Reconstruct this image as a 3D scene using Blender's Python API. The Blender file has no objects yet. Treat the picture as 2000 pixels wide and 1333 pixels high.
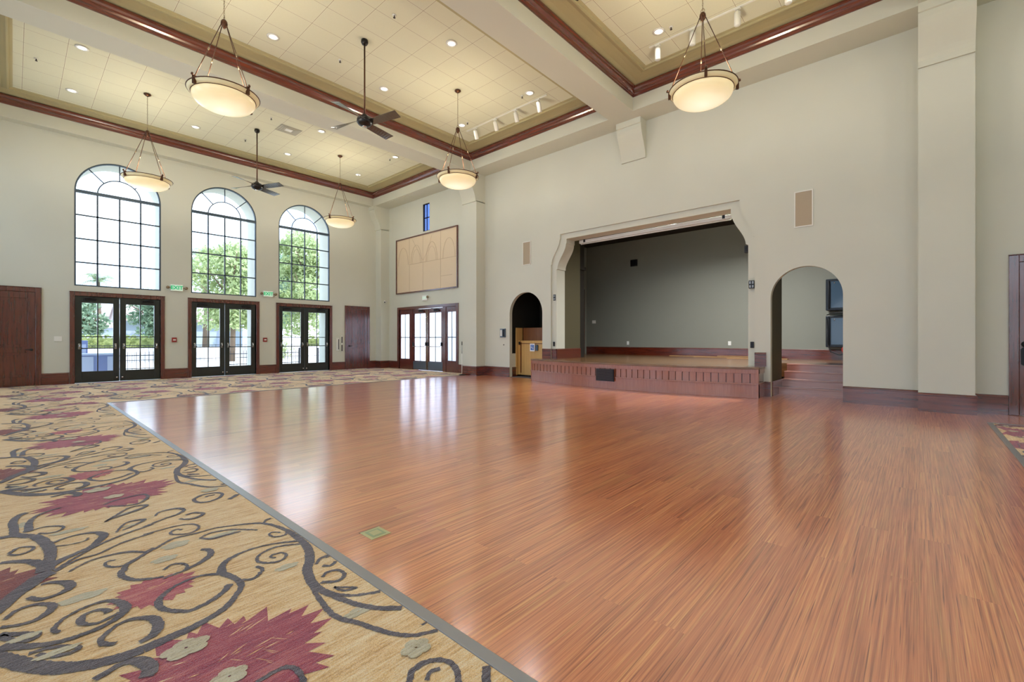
import bpy, bmesh, math, random, json
from mathutils import Vector, Matrix
random.seed(7)
SC = bpy.context.scene
COL = SC.collection
PI = math.pi

def lin(c):
    return tuple(((x/255)/12.92 if x/255 <= .04045 else ((x/255+.055)/1.055)**2.4) for x in c)+(1,)

# ------------------------------------------------------------------ camera
FPX = 879.0
YAW = math.radians(42.06)
CAMH = 1.2
cd = bpy.data.cameras.new('camera'); cam = bpy.data.objects.new('camera', cd); COL.objects.link(cam)
cam.location = (0, 0, CAMH)
cam.rotation_euler = (PI/2, 0, YAW-PI/2)
cd.sensor_width = 36; cd.sensor_fit = 'HORIZONTAL'
cd.lens = FPX*36/2000
cd.shift_y = -3.5/2000
cd.clip_end = 500
SC.camera = cam

# ------------------------------------------------------------------ view, world, sun
SC.view_settings.view_transform = 'Standard'
SC.view_settings.look = 'None'
SC.view_settings.gamma = 1
SC.view_settings.exposure = 0.3
SC.view_settings.use_curve_mapping = False

def build_world():
    w = bpy.data.worlds.new('sky'); SC.world = w; w.use_nodes = True
    nt = w.node_tree; nt.nodes.clear(); N = nt.nodes.new; L = nt.links.new
    out = N('ShaderNodeOutputWorld'); bg = N('ShaderNodeBackground')
    tc = N('ShaderNodeTexCoord'); sx = N('ShaderNodeSeparateXYZ')
    L(tc.outputs['Generated'], sx.inputs[0])
    r = N('ShaderNodeValToRGB'); L(sx.outputs['Z'], r.inputs[0])
    e = r.color_ramp.elements
    e[0].position = 0.0; e[0].color = (.56, .74, 1, 1)
    e[1].position = .75; e[1].color = (.36, .58, .95, 1)
    m = e.new(.25); m.color = (.44, .66, 1, 1)
    mp = N('ShaderNodeMapping'); mp.inputs['Scale'].default_value = (1.6, 1.6, 5)
    L(tc.outputs['Generated'], mp.inputs[0])
    no = N('ShaderNodeTexNoise'); no.inputs['Scale'].default_value = 1.6; no.inputs['Detail'].default_value = 6
    L(mp.outputs[0], no.inputs[0])
    cr = N('ShaderNodeValToRGB'); L(no.outputs[0], cr.inputs[0])
    cr.color_ramp.elements[0].position = .42; cr.color_ramp.elements[1].position = .62
    mx = N('ShaderNodeMix'); mx.data_type = 'RGBA'
    L(cr.outputs[0], mx.inputs[0]); L(r.outputs[0], mx.inputs[6]); mx.inputs[7].default_value = (.80, .90, 1, 1)
    L(mx.outputs[2], bg.inputs[0]); bg.inputs[1].default_value = 3.4
    L(bg.outputs[0], out.inputs[0])
build_world()
sd = bpy.data.lights.new('sun', 'SUN'); sd.energy = 3.2; sd.angle = .01; sd.color = (1, .95, .86)
sun = bpy.data.objects.new('sun', sd); COL.objects.link(sun)
sun.rotation_euler = (math.radians(40), 0, math.radians(30))

P_BOWL, P_DOWN, P_SPOT, P_STAGE = 62, 6, 8, 200     # watts of the hall's lamps and of the added stage fill lamps

# ------------------------------------------------------------------ materials
MATS = {}
def mat(name, col, rough=.5, metal=0, spec=.5, coat=0, emit=None, estr=0, coat_rough=.1, coat_ior=1.5):
    m = bpy.data.materials.new(name); m.use_nodes = True
    b = m.node_tree.nodes['Principled BSDF']
    b.inputs['Base Color'].default_value = lin(col)
    b.inputs['Roughness'].default_value = rough
    b.inputs['Metallic'].default_value = metal
    b.inputs['Specular IOR Level'].default_value = spec
    b.inputs['Coat Weight'].default_value = coat
    b.inputs['Coat Roughness'].default_value = coat_rough
    b.inputs['Coat IOR'].default_value = coat_ior
    if emit:
        b.inputs['Emission Color'].default_value = lin(emit); b.inputs['Emission Strength'].default_value = estr
    MATS[name] = m
    return m
class NT:
    def __init__(s, m):
        s.nt = m.node_tree; s.b = s.nt.nodes['Principled BSDF']
    def n(s, t, **k):
        o = s.nt.nodes.new(t)
        for a, v in k.items(): setattr(o, a, v)
        return o
    def l(s, a, b): s.nt.links.new(a, b)
    def coords(s, scale=(1, 1, 1), loc=(0, 0, 0), rot=(0, 0, 0)):
        g = s.n('ShaderNodeNewGeometry'); mp = s.n('ShaderNodeMapping')
        s.l(g.outputs['Position'], mp.inputs[0])
        mp.inputs['Scale'].default_value = scale; mp.inputs['Location'].default_value = loc; mp.inputs['Rotation'].default_value = rot
        return mp.outputs[0]
    def noise(s, vec, scale=1, detail=3, rough=.5):
        o = s.n('ShaderNodeTexNoise'); s.l(vec, o.inputs[0]); o.inputs['Scale'].default_value = scale
        o.inputs['Detail'].default_value = detail; o.inputs['Roughness'].default_value = rough
        return o.outputs[0]
    def ramp(s, fac, stops):
        o = s.n('ShaderNodeValToRGB'); s.l(fac, o.inputs[0]); e = o.color_ramp.elements
        e[0].position, e[0].color = stops[0][0], stops[0][1]
        e[1].position, e[1].color = stops[-1][0], stops[-1][1]
        for p, c in stops[1:-1]:
            q = e.new(p); q.color = c
        return o.outputs[0]
    def mix(s, fac, a, b, mode='MIX'):
        o = s.n('ShaderNodeMix', data_type='RGBA', blend_type=mode)
        for i, v in ((0, fac), (6, a), (7, b)):
            if hasattr(v, 'is_linked'): s.l(v, o.inputs[i])
            else: o.inputs[i].default_value = v
        return o.outputs[2]
    def math(s, op, a, b=0, c=0):
        o = s.n('ShaderNodeMath', operation=op)
        for i, v in enumerate((a, b, c)):
            if hasattr(v, 'is_linked'): s.l(v, o.inputs[i])
            else: o.inputs[i].default_value = v
        return o.outputs[0]
    def bump(s, h, strength=.3, dist=.01):
        o = s.n('ShaderNodeBump'); s.l(h, o.inputs['Height']); o.inputs['Strength'].default_value = strength; o.inputs['Distance'].default_value = dist
        s.l(o.outputs[0], s.b.inputs['Normal'])
G = lambda v: (v, v, v, 1)

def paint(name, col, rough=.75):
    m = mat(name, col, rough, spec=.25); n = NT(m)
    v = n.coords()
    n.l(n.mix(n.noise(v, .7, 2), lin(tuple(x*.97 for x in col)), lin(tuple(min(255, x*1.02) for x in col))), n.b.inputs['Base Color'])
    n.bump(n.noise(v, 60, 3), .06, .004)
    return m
paint('wall_cream', (210, 210, 195))
paint('beam_cream', (208, 208, 192))
paint('cove_olive', (178, 168, 130))
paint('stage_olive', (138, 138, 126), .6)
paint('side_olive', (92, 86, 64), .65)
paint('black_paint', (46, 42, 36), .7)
paint('exterior_white', (226, 226, 226))

def wood(name, c0, c1, rough=.25, axis=0, coat=1, scale=1, coat_rough=.2):
    m = mat(name, c0, rough, coat=coat, coat_rough=coat_rough, coat_ior=1.65); n = NT(m)
    sc = [26, 26, 26]; sc[axis] = 1.6
    v = n.coords(tuple(x*scale for x in sc))
    k = n.noise(v, 1, 6, .6)
    n.l(n.ramp(k, [(.3, lin(c0)), (.7, lin(c1))]), n.b.inputs['Base Color'])
    n.bump(k, .012, .002)
    return m
wood('mahogany_x', (74, 24, 12), (112, 42, 22), axis=0)
wood('mahogany_y', (74, 24, 12), (112, 42, 22), axis=1)
wood('mahogany_z', (72, 24, 14), (106, 40, 24), axis=2)
wood('fascia_wood', (142, 80, 56), (162, 96, 68), axis=2, coat_rough=.22, scale=1.6)
wood('stage_floor_wood', (98, 66, 36), (134, 94, 54), axis=1, coat=.5, coat_rough=.25)
wood('step_wood', (164, 112, 96), (184, 130, 112), axis=1)
wood('lift_wood', (196, 152, 84), (212, 170, 102), axis=2, coat=.2, rough=.45, scale=.5)
wood('lift_wood_dark', (112, 66, 30), (134, 82, 40), axis=2, coat=.2, rough=.45, scale=.5)

def floor_wood():
    m = mat('strand_floor', (178, 108, 74), .32, coat=1, coat_rough=.2, coat_ior=2.5); n = NT(m)
    v = n.coords()
    br = n.n('ShaderNodeTexBrick'); n.l(v, br.inputs[0])
    br.offset = .37; br.offset_frequency = 2; br.inputs['Scale'].default_value = 1
    br.inputs['Brick Width'].default_value = 1.83; br.inputs['Row Height'].default_value = .14
    br.inputs['Mortar Size'].default_value = .0006; br.inputs['Mortar Smooth'].default_value = .3
    br.inputs['Color1'].default_value = G(0); br.inputs['Color2'].default_value = G(1); br.inputs['Mortar'].default_value = G(.4)
    board = br.outputs['Color']
    sh = n.n('ShaderNodeVectorMath', operation='ADD'); n.l(v, sh.inputs[0])
    cmb = n.n('ShaderNodeCombineXYZ'); n.l(n.math('MULTIPLY', board, 7.3), cmb.inputs[0]); n.l(n.math('MULTIPLY', board, 3.1), cmb.inputs[2]); n.l(cmb.outputs[0], sh.inputs[1])
    def strk(sx, sy, off):
        mp = n.n('ShaderNodeMapping'); n.l(sh.outputs[0], mp.inputs[0]); mp.inputs['Scale'].default_value = (sx, sy, 1); mp.inputs['Location'].default_value = (off, off*2, off)
        return mp.outputs[0]
    k1 = n.noise(strk(1.3, 95, 0), 1, 4, .6)
    k2 = n.noise(strk(2.2, 190, 5), 1, 2, .5)
    k3 = n.noise(strk(.5, 9, 9), 1, 3, .5)
    base = n.ramp(k1, [(.26, lin((150, 78, 46))), (.44, lin((206, 122, 78))), (.6, lin((234, 150, 100))), (.76, lin((250, 200, 126)))])
    base = n.mix(n.ramp(k2, [(.6, G(0)), (.72, G(1))]), base, lin((236, 178, 110)))
    base = n.mix(n.ramp(k2, [(.3, G(1)), (.4, G(0))]), base, lin((140, 68, 42)))
    tint = n.mix(board, lin((232, 214, 210)), lin((255, 250, 238)))
    base = n.mix(1.0, base, tint, 'MULTIPLY')
    base = n.mix(n.math('MULTIPLY', n.ramp(k3, [(.55, G(0)), (.75, G(1))]), .45), base, lin((196, 140, 80)))
    n.l(base, n.b.inputs['Base Color'])
    n.l(n.math('ADD', n.math('MULTIPLY', k1, .06), .14), n.b.inputs['Coat Roughness'])
    n.bump(k1, .03, .002)
floor_wood()

def carpet_mat(name, cols, streak=True):
    m = mat(name, cols[0], .8, spec=.35); n = NT(m)
    n.b.inputs['Sheen Weight'].default_value = .5; n.b.inputs['Sheen Roughness'].default_value = .3
    n.b.inputs['Sheen Tint'].default_value = (.85, .9, 1, 1)
    v = n.coords((7, 75, 1)); v2 = n.coords((170, 230, 170)); v3 = n.coords((2.2, 16, 1))
    a = n.noise(v, 1, 4, .65); b = n.noise(v2, 1, 2)
    k = n.math('ADD', n.math('ADD', n.math('MULTIPLY', a, .6), n.math('MULTIPLY', b, .3)), n.math('MULTIPLY', n.noise(v3, 1, 2), .2))
    n.l(n.ramp(k, [(.42, lin(cols[0])), (.53, lin(cols[1])), (.66, lin(cols[2]))]), n.b.inputs['Base Color'])
    n.bump(n.math('ADD', b, a), .9, .008)
carpet_mat('carpet_tan', [(206, 154, 88), (238, 198, 134), (252, 228, 184)])
carpet_mat('carpet_dark', [(66, 56, 56), (94, 82, 82), (128, 116, 112)])
carpet_mat('carpet_red', [(138, 46, 62), (168, 68, 82), (200, 116, 108)])
carpet_mat('carpet_brick', [(104, 34, 26), (134, 56, 44), (170, 96, 70)])
carpet_mat('carpet_pink', [(158, 48, 62), (188, 80, 88), (214, 140, 122)])
carpet_mat('carpet_cream', [(176, 160, 122), (206, 192, 156), (222, 212, 182)])

def tile_mat():
    m = mat('acoustic_tile', (222, 212, 172), .9, spec=.1); n = NT(m)
    g = n.n('ShaderNodeNewGeometry'); sp = n.n('ShaderNodeSeparateXYZ'); n.l(g.outputs['Position'], sp.inputs[0])
    def line(ax, off, w):
        q = n.math('FRACT', n.math('DIVIDE', n.math('ADD', sp.outputs[ax], -off+61), .61))
        q = n.math('ABSOLUTE', n.math('SUBTRACT', q, .5))
        return n.math('GREATER_THAN', q, .5-w/.61)
    lx = line(0, 5.02, .011); ly = line(1, 7.93, .011)
    gx = line(0, 5.02, .004); gy = line(1, 7.93, .004)
    lines = n.math('MAXIMUM', lx, ly); grooves = n.math('MAXIMUM', gx, gy)
    ns = n.noise(n.coords(), 160, 3)
    base = n.mix(ns, lin((208, 206, 180)), lin((222, 220, 196)))
    base = n.mix(lines, base, lin((226, 221, 200)))
    base = n.mix(grooves, base, lin((150, 143, 116)))
    n.l(base, n.b.inputs['Base Color'])
    n.bump(n.math('SUBTRACT', n.math('MULTIPLY', ns, .2), lines), .4, .006)
tile_mat()
mat('bronze', (92, 62, 46), .35, .8)
mat('bronze_pale', (150, 132, 104), .4, .6)
mat('fan_dark', (30, 26, 24), .35, .3)
mat('fan_blade', (120, 116, 112), .25, .8)
mat('white_metal', (228, 226, 216), .4)
mat('door_green_black', (28, 36, 34), .3, coat=.5)
mat('window_metal', (70, 84, 96), .4, .2)
mat('chrome', (210, 210, 208), .18, 1)
mat('dark_metal', (34, 34, 36), .4, .5)
mat('steel_plate', (118, 130, 142), .3, .8)
mat('grille_tan', (176, 160, 136), .8)
mat('plastic_white', (236, 234, 226), .4)
mat('black_plastic', (18, 18, 18), .5)
mat('grey_edge', (150, 150, 150), .35, .4)
mat('mat_grey', (84, 88, 98), .8)
mat('red_plastic', (150, 40, 34), .4)
mat('sign_green', (20, 150, 96), .5, emit=(30, 190, 120), estr=.5)
mat('sign_face', (216, 240, 220), .5, emit=(210, 240, 220), estr=.25)
mat('blue_sign', (64, 110, 190), .5)
mat('vent_dark', (62, 52, 50), .5, .3)
mat('equipment_blue', (58, 78, 96), .25, coat=.5)
mat('lamp_face', (255, 250, 235), .5, emit=(255, 250, 236), estr=2.2)
mat('bowl_flange', (226, 216, 176), .4, emit=(255, 226, 160), estr=.12)
mat('floor_plate', (196, 196, 150), .3, .5)
mat('floor_plate_inner', (160, 176, 140), .3, .5)
mat('concrete', (214, 212, 206), .9)
mat('garden_wall_white', (236, 232, 234), .9)
mat('house_wall', (176, 188, 200), .9)
mat('iron', (40, 42, 48), .5, .4)
mat('utility_blue', (120, 132, 176), .6)
mat('utility_pale', (176, 184, 208), .6)
mat('bark', (110, 92, 76), .9)
mat('shrub_green', (84, 120, 66), .8)
mat('paper_white', (240, 240, 238), .7)
mat('led_bezel', (24, 30, 38), .3)
wood('old_board', (150, 110, 66), (176, 134, 84), axis=1, coat=.1)

def bowl_glass():
    m = mat('alabaster_glass', (236, 214, 160), .3, coat=.3); n = NT(m)
    tc = n.n('ShaderNodeTexCoord')
    ns = n.noise(tc.outputs['Object'], 3.2, 3, .5)
    ln = n.n('ShaderNodeVectorMath', operation='LENGTH'); sp = n.n('ShaderNodeSeparateXYZ'); cb = n.n('ShaderNodeCombineXYZ')
    n.l(tc.outputs['Object'], sp.inputs[0]); n.l(sp.outputs[0], cb.inputs[0]); n.l(sp.outputs[1], cb.inputs[1]); n.l(cb.outputs[0], ln.inputs[0])
    k = n.math('ADD', ln.outputs['Value'], n.math('MULTIPLY', ns, .12))
    n.l(n.ramp(k, [(.12, lin((255, 250, 222))), (.36, lin((255, 244, 206))), (.56, lin((246, 222, 170)))]), n.b.inputs['Emission Color'])
    n.l(n.ramp(k, [(.1, G(.72)), (.3, G(.62)), (.52, G(.34))]), n.b.inputs['Emission Strength'])
bowl_glass()

def glass(name, tint=(1, 1, 1, 1), refl=.5, frost=None):
    m = bpy.data.materials.new(name); m.use_nodes = True; nt = m.node_tree; nt.nodes.clear()
    o = nt.nodes.new('ShaderNodeOutputMaterial'); t = nt.nodes.new('ShaderNodeBsdfTransparent'); g = nt.nodes.new('ShaderNodeBsdfGlossy')
    lw = nt.nodes.new('ShaderNodeLayerWeight'); x = nt.nodes.new('ShaderNodeMixShader'); lw.inputs[0].default_value = .5
    pw = nt.nodes.new('ShaderNodeMath'); pw.operation = 'POWER'; pw.inputs[1].default_value = 5; nt.links.new(lw.outputs['Facing'], pw.inputs[0])
    f = nt.nodes.new('ShaderNodeMath'); f.operation = 'MULTIPLY_ADD'; f.inputs[1].default_value = .45; f.inputs[2].default_value = .02; nt.links.new(pw.outputs[0], f.inputs[0])
    t.inputs[0].default_value = tint; g.inputs['Roughness'].default_value = .02
    nt.links.new(f.outputs[0], x.inputs[0]); nt.links.new(g.outputs[0], x.inputs[2])
    if frost:
        tr = nt.nodes.new('ShaderNodeBsdfTranslucent'); tr.inputs[0].default_value = frost
        x2 = nt.nodes.new('ShaderNodeMixShader'); x2.inputs[0].default_value = .85
        nt.links.new(t.outputs[0], x2.inputs[1]); nt.links.new(tr.outputs[0], x2.inputs[2]); nt.links.new(x2.outputs[0], x.inputs[1])
    else:
        nt.links.new(t.outputs[0], x.inputs[1])
    nt.links.new(x.outputs[0], o.inputs[0]); MATS[name] = m
glass('clear_glass'); glass('tinted_glass', tint=(.33, .38, .56, 1)); glass('frosted_glass', frost=(.95, .98, 1, 1))

def leafm(name, a, b):
    m = mat(name, a, .6); n = NT(m)
    k = n.noise(n.coords(), 3.5, 3)
    col = n.ramp(k, [(.35, lin(a)), (.65, lin(b))])
    n.l(col, n.b.inputs['Base Color'])
    n.b.inputs['Subsurface Weight'].default_value = 0
    tr = n.n('ShaderNodeBsdfTranslucent'); n.l(col, tr.inputs[0]); mx = n.n('ShaderNodeMixShader'); mx.inputs[0].default_value = .4
    n.l(n.b.outputs[0], mx.inputs[1]); n.l(tr.outputs[0], mx.inputs[2])
    n.l(mx.outputs[0], n.nt.nodes['Material Output'].inputs[0])
leafm('leaf_bright', (150, 166, 112), (200, 210, 156)); leafm('leaf_soft', (110, 138, 110), (160, 180, 150)); leafm('leaf_hedge', (136, 150, 92), (178, 186, 120)); leafm('palm_leaf', (130, 146, 112), (170, 182, 146))
def roof_tile():
    m = mat('roof_tile', (196, 170, 164), .8); n = NT(m)
    w = n.n('ShaderNodeTexWave'); w.bands_direction = 'X'; n.l(n.coords(), w.inputs[0]); w.inputs['Scale'].default_value = 1.2
    n.l(n.mix(w.outputs[0], lin((168, 140, 136)), lin((224, 206, 198))), n.b.inputs['Base Color'])
roof_tile()

# ------------------------------------------------------------------ mesh tools
class MB:
    """collects geometry for ONE mesh"""
    def __init__(s): s.v = []; s.f = []; s.m = []; s.cur = 0; s.sm = []; s.smooth = False
    def add(s, vs, fs):
        o = len(s.v); s.v += [tuple(x) for x in vs]
        for f in fs: s.f.append([i+o for i in f]); s.m.append(s.cur); s.sm.append(s.smooth)
        return s
    def box(s, x0, x1, y0, y1, z0, z1):
        x0, x1 = sorted((x0, x1)); y0, y1 = sorted((y0, y1)); z0, z1 = sorted((z0, z1))
        return s.add([(x0,y0,z0),(x1,y0,z0),(x1,y1,z0),(x0,y1,z0),(x0,y0,z1),(x1,y0,z1),(x1,y1,z1),(x0,y1,z1)],
                     [(3,2,1,0),(4,5,6,7),(0,1,5,4),(1,2,6,5),(2,3,7,6),(3,0,4,7)])
    def prism(s, pts, axis, a, b):
        """extrude a closed 2D polygon: axis 'x': pts=(y,z); 'y': pts=(x,z); 'z': pts=(x,y)"""
        def P(p, t): return {'x': (t, p[0], p[1]), 'y': (p[0], t, p[1]), 'z': (p[0], p[1], t)}[axis]
        n = len(pts); vs = [P(p, a) for p in pts]+[P(p, b) for p in pts]
        fs = [list(range(n))[::-1], list(range(n, 2*n))]+[(i, (i+1) % n, n+(i+1) % n, n+i) for i in range(n)]
        return s.add(vs, fs)
    def tube(s, pts, r, seg=8, cap=True, closed=False):
        pts = [Vector(p) for p in pts]; n = len(pts)
        rr = r if isinstance(r, (list, tuple)) else [r]*n
        vs = []; up = None
        for i, p in enumerate(pts):
            if closed: d = pts[(i+1) % n]-pts[i-1]
            else: d = pts[min(i+1, n-1)]-pts[max(i-1, 0)]
            d.normalize()
            if up is None: up = Vector((0, 0, 1)) if abs(d.z) < .9 else Vector((1, 0, 0))
            x = d.cross(up).normalized(); y = x.cross(d).normalized(); up = y
            for k in range(seg):
                a = 2*PI*k/seg; vs.append(p+x*math.cos(a)*rr[i]+y*math.sin(a)*rr[i])
        fs = []
        for i in range(n if closed else n-1):
            j = (i+1) % n
            for k in range(seg):
                k2 = (k+1) % seg; fs.append((i*seg+k, i*seg+k2, j*seg+k2, j*seg+k))
        if cap and not closed: fs += [list(range(seg)), [(n-1)*seg+k for k in range(seg)][::-1]]
        sm = s.smooth; s.smooth = seg > 5; s.add(vs, fs); s.smooth = sm; return s
    def lathe(s, prof, c=(0, 0, 0), seg=32, axis='z', closed=False):
        vs = []
        for r, z in prof:
            for k in range(seg):
                a = 2*PI*k/seg; x, y = r*math.cos(a), r*math.sin(a)
                p = {'z': (x, y, z), 'x': (z, x, y), 'y': (x, z, y)}[axis]
                vs.append((p[0]+c[0], p[1]+c[1], p[2]+c[2]))
        n = len(prof); fs = []
        for i in range(n if closed else n-1):
            j = (i+1) % n
            for k in range(seg):
                k2 = (k+1) % seg; fs.append((i*seg+k, i*seg+k2, j*seg+k2, j*seg+k))
        sm = s.smooth; s.smooth = True; s.add(vs, fs); s.smooth = sm; return s
    def disc(s, r, c, seg=24, nrm='z'):
        vs = []
        for k in range(seg):
            a = 2*PI*k/seg; x, y = r*math.cos(a), r*math.sin(a)
            p = {'z': (x, y, 0), 'x': (0, x, y), 'y': (x, 0, y)}[nrm]; vs.append((p[0]+c[0], p[1]+c[1], p[2]+c[2]))
        return s.add(vs, [list(range(seg))])
    def ring(s, prof, rect):
        """mitred rectangular moulding; prof = (inset d, z) pairs, rect = x0,x1,y0,y1"""
        x0, x1, y0, y1 = rect; vs = []
        for d, z in prof: vs += [(x0+d, y0+d, z), (x1-d, y0+d, z), (x1-d, y1-d, z), (x0+d, y1-d, z)]
        fs = []
        for i in range(len(prof)-1):
            for k in range(4):
                k2 = (k+1) % 4; fs.append((i*4+k, i*4+k2, i*4+4+k2, i*4+4+k))
        return s.add(vs, fs)
    def build(s, name, mats, parent=None, bevel=0):
        me = bpy.data.meshes.new(name); me.from_pydata(s.v, [], s.f)
        if isinstance(mats, str): mats = [mats]
        for q in mats: me.materials.append(MATS[q])
        for p, mi, sm in zip(me.polygons, s.m, s.sm): p.material_index = mi; p.use_smooth = sm
        bm = bmesh.new(); bm.from_mesh(me); bmesh.ops.recalc_face_normals(bm, faces=bm.faces); bm.to_mesh(me); bm.free()
        me.update()
        o = bpy.data.objects.new(name, me); COL.objects.link(o)
        if parent: o.parent = parent
        if bevel:
            b = o.modifiers.new('bevel', 'BEVEL'); b.width = bevel; b.segments = 2; b.limit_method = 'ANGLE'
        return o
def tag(o, label, cat, group=None, kind=None):
    o['label'] = label; o['category'] = cat
    if group: o['group'] = group
    if kind: o['kind'] = kind
    return o
def struct(o): o['kind'] = 'structure'; return o
def empty(name, loc=(0, 0, 0), rz=0):
    o = bpy.data.objects.new(name, None); COL.objects.link(o); o.location = loc; o.rotation_euler = (0, 0, rz); o.empty_display_size = .1; return o
def thing(name, label, cat, loc=(0, 0, 0), rz=0, group=None):
    return tag(empty(name, loc, rz), label, cat, group)
def copy_tree(o, parent=None):
    c = o.copy(); COL.objects.link(c); c.parent = parent
    for ch in list(o.children): copy_tree(ch, c)
    return c
def arc(cx, cz, r, a0, a1, n):
    return [(cx+r*math.cos(a0+(a1-a0)*i/n), cz+r*math.sin(a0+(a1-a0)*i/n)) for i in range(n+1)]
def arch_loop(c, hw, z0, zs, n=28):
    return [(c-hw, z0), (c+hw, z0)]+arc(c, zs, hw, 0, PI, n)
def slab(name, outer, holes, axis, a, b, matname, parent=None):
    """flat wall with openings, extruded from a to b along axis"""
    cu = bpy.data.curves.new(name, 'CURVE'); cu.dimensions = '2D'; cu.fill_mode = 'BOTH'
    for lp in [outer]+holes:
        sp = cu.splines.new('POLY'); sp.points.add(len(lp)-1)
        for i, p in enumerate(lp): sp.points[i].co = (p[0], p[1], 0, 1)
        sp.use_cyclic_u = True
    cu.extrude = abs(b-a)/2
    tmp = bpy.data.objects.new('t', cu); COL.objects.link(tmp)
    dg = bpy.context.evaluated_depsgraph_get(); dg.update()
    me = bpy.data.meshes.new_from_object(tmp.evaluated_get(dg)); bpy.data.objects.remove(tmp)
    mid = (a+b)/2
    for v in me.vertices:
        x, y, z = v.co
        v.co = {'x': (mid+z, x, y), 'y': (x, mid+z, y), 'z': (x, y, mid+z)}[axis]
    bm = bmesh.new(); bm.from_mesh(me); bmesh.ops.remove_doubles(bm, verts=bm.verts, dist=1e-5); bmesh.ops.recalc_face_normals(bm, faces=bm.faces); bm.to_mesh(me); bm.free()
    for p in me.polygons: p.use_smooth = False
    me.materials.clear(); me.materials.append(MATS[matname]); me.name = name
    o = bpy.data.objects.new(name, me); COL.objects.link(o)
    if parent: o.parent = parent
    return o
def text_mesh(name, txt, size, matname, parent, loc, rot, depth=.003):
    cu = bpy.data.curves.new(name, 'FONT'); cu.body = txt; cu.size = size; cu.extrude = depth; cu.align_x = 'CENTER'; cu.align_y = 'CENTER'; cu.offset = size*.03
    tmp = bpy.data.objects.new('t', cu); COL.objects.link(tmp)
    dg = bpy.context.evaluated_depsgraph_get(); dg.update()
    me = bpy.data.meshes.new_from_object(tmp.evaluated_get(dg)); bpy.data.objects.remove(tmp)
    me.materials.clear(); me.materials.append(MATS[matname]); me.name = name
    o = bpy.data.objects.new(name, me); COL.objects.link(o); o.parent = parent; o.location = loc; o.rotation_euler = rot
    return o

# ================================================================== SETTING
YW, XS, XL, YB = 16.87, 10.57, -1.27, -6.2      # window wall, stage wall, left wall, rear wall
WC = [2.035, 4.66, 7.255]                        # window / terrace-door centres on the window wall
HW = .935
# -- window wall
holes = []
for c in WC:
    holes.append(arch_loop(c, HW, 2.65, 5.23)); holes.append([(c-.925, -.02), (c+.925, -.02), (c+.925, 2.38), (c-.925, 2.38)])
struct(slab('wall_far', [(-1.6, -.1), (11.2, -.1), (11.2, 7.4), (-1.6, 7.4)], holes, 'y', YW, YW+.88, 'wall_cream'))
# -- stage wall
def ogee(y0, z0, y1, z1, n=12):
    return [(y0+(y1-y0)*(3*t*t-2*t**3), z0+(z1-z0)*t) for t in [i/n for i in range(n+1)]]
outer = [(2.58, .3), (8.0, .3), (8.0, 3.38), (7.98, 3.38)]+ogee(7.98, 3.40, 7.69, 4.06)+[(7.67, 4.08), (7.67, 4.23), (2.88, 4.23), (2.88, 4.08)]+ogee(2.62, 3.40, 2.86, 4.06)[::-1]+[(2.58, 3.38)]
inner = [(2.72, .3), (7.83, .3), (7.83, 3.24), (7.80, 3.24)]+ogee(7.80, 3.26, 7.50, 3.94)+[(7.48, 3.96), (7.48, 4.08), (3.07, 4.08), (3.07, 3.96)]+ogee(2.77, 3.26, 3.05, 3.94)[::-1]+[(2.72, 3.24)]
AL, AR = (8.98, .66), (1.67, .61)
sh = [arch_loop(AL[0], AL[1], -.02, 1.99), arch_loop(AR[0], AR[1], -.02, 2.05), outer,
      [(12.18, -.02), (15.75, -.02), (15.75, 2.4), (12.18, 2.4)], [(13.75, 5.34), (14.16, 5.34), (14.16, 6.39), (13.75, 6.39)]]
struct(slab('wall_right', [(YB, -.1), (YW, -.1), (YW, 7.4), (YB, 7.4)], sh, 'x', XS, XS+.12, 'wall_cream'))
struct(slab('wall_right', [(2.30, .3), (8.28, .3), (8.28, 4.6), (2.30, 4.6)], [inner], 'x', XS+.05, 11.03, 'wall_cream'))
# -- left wall (behind the camera's left, opposite the stage) and rear wall
LY = [-4.7, -1.9, 1.1, 3.9, 6.83, 9.63, 12.6, 15.2]
holes = []
for c in LY:
    holes.append(arch_loop(c, HW, 2.65, 5.23)); holes.append([(c-.925, -.02), (c+.925, -.02), (c+.925, 2.38), (c-.925, 2.38)])
struct(slab('wall_left', [(YB, -.1), (YW, -.1), (YW, 7.4), (YB, 7.4)], holes, 'x', XL-.35, XL, 'wall_cream'))
struct(MB().box(XL-.35, 11.2, YB-.3, YB, -.1, 7.4).build('wall_rear', 'wall_cream'))
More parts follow.
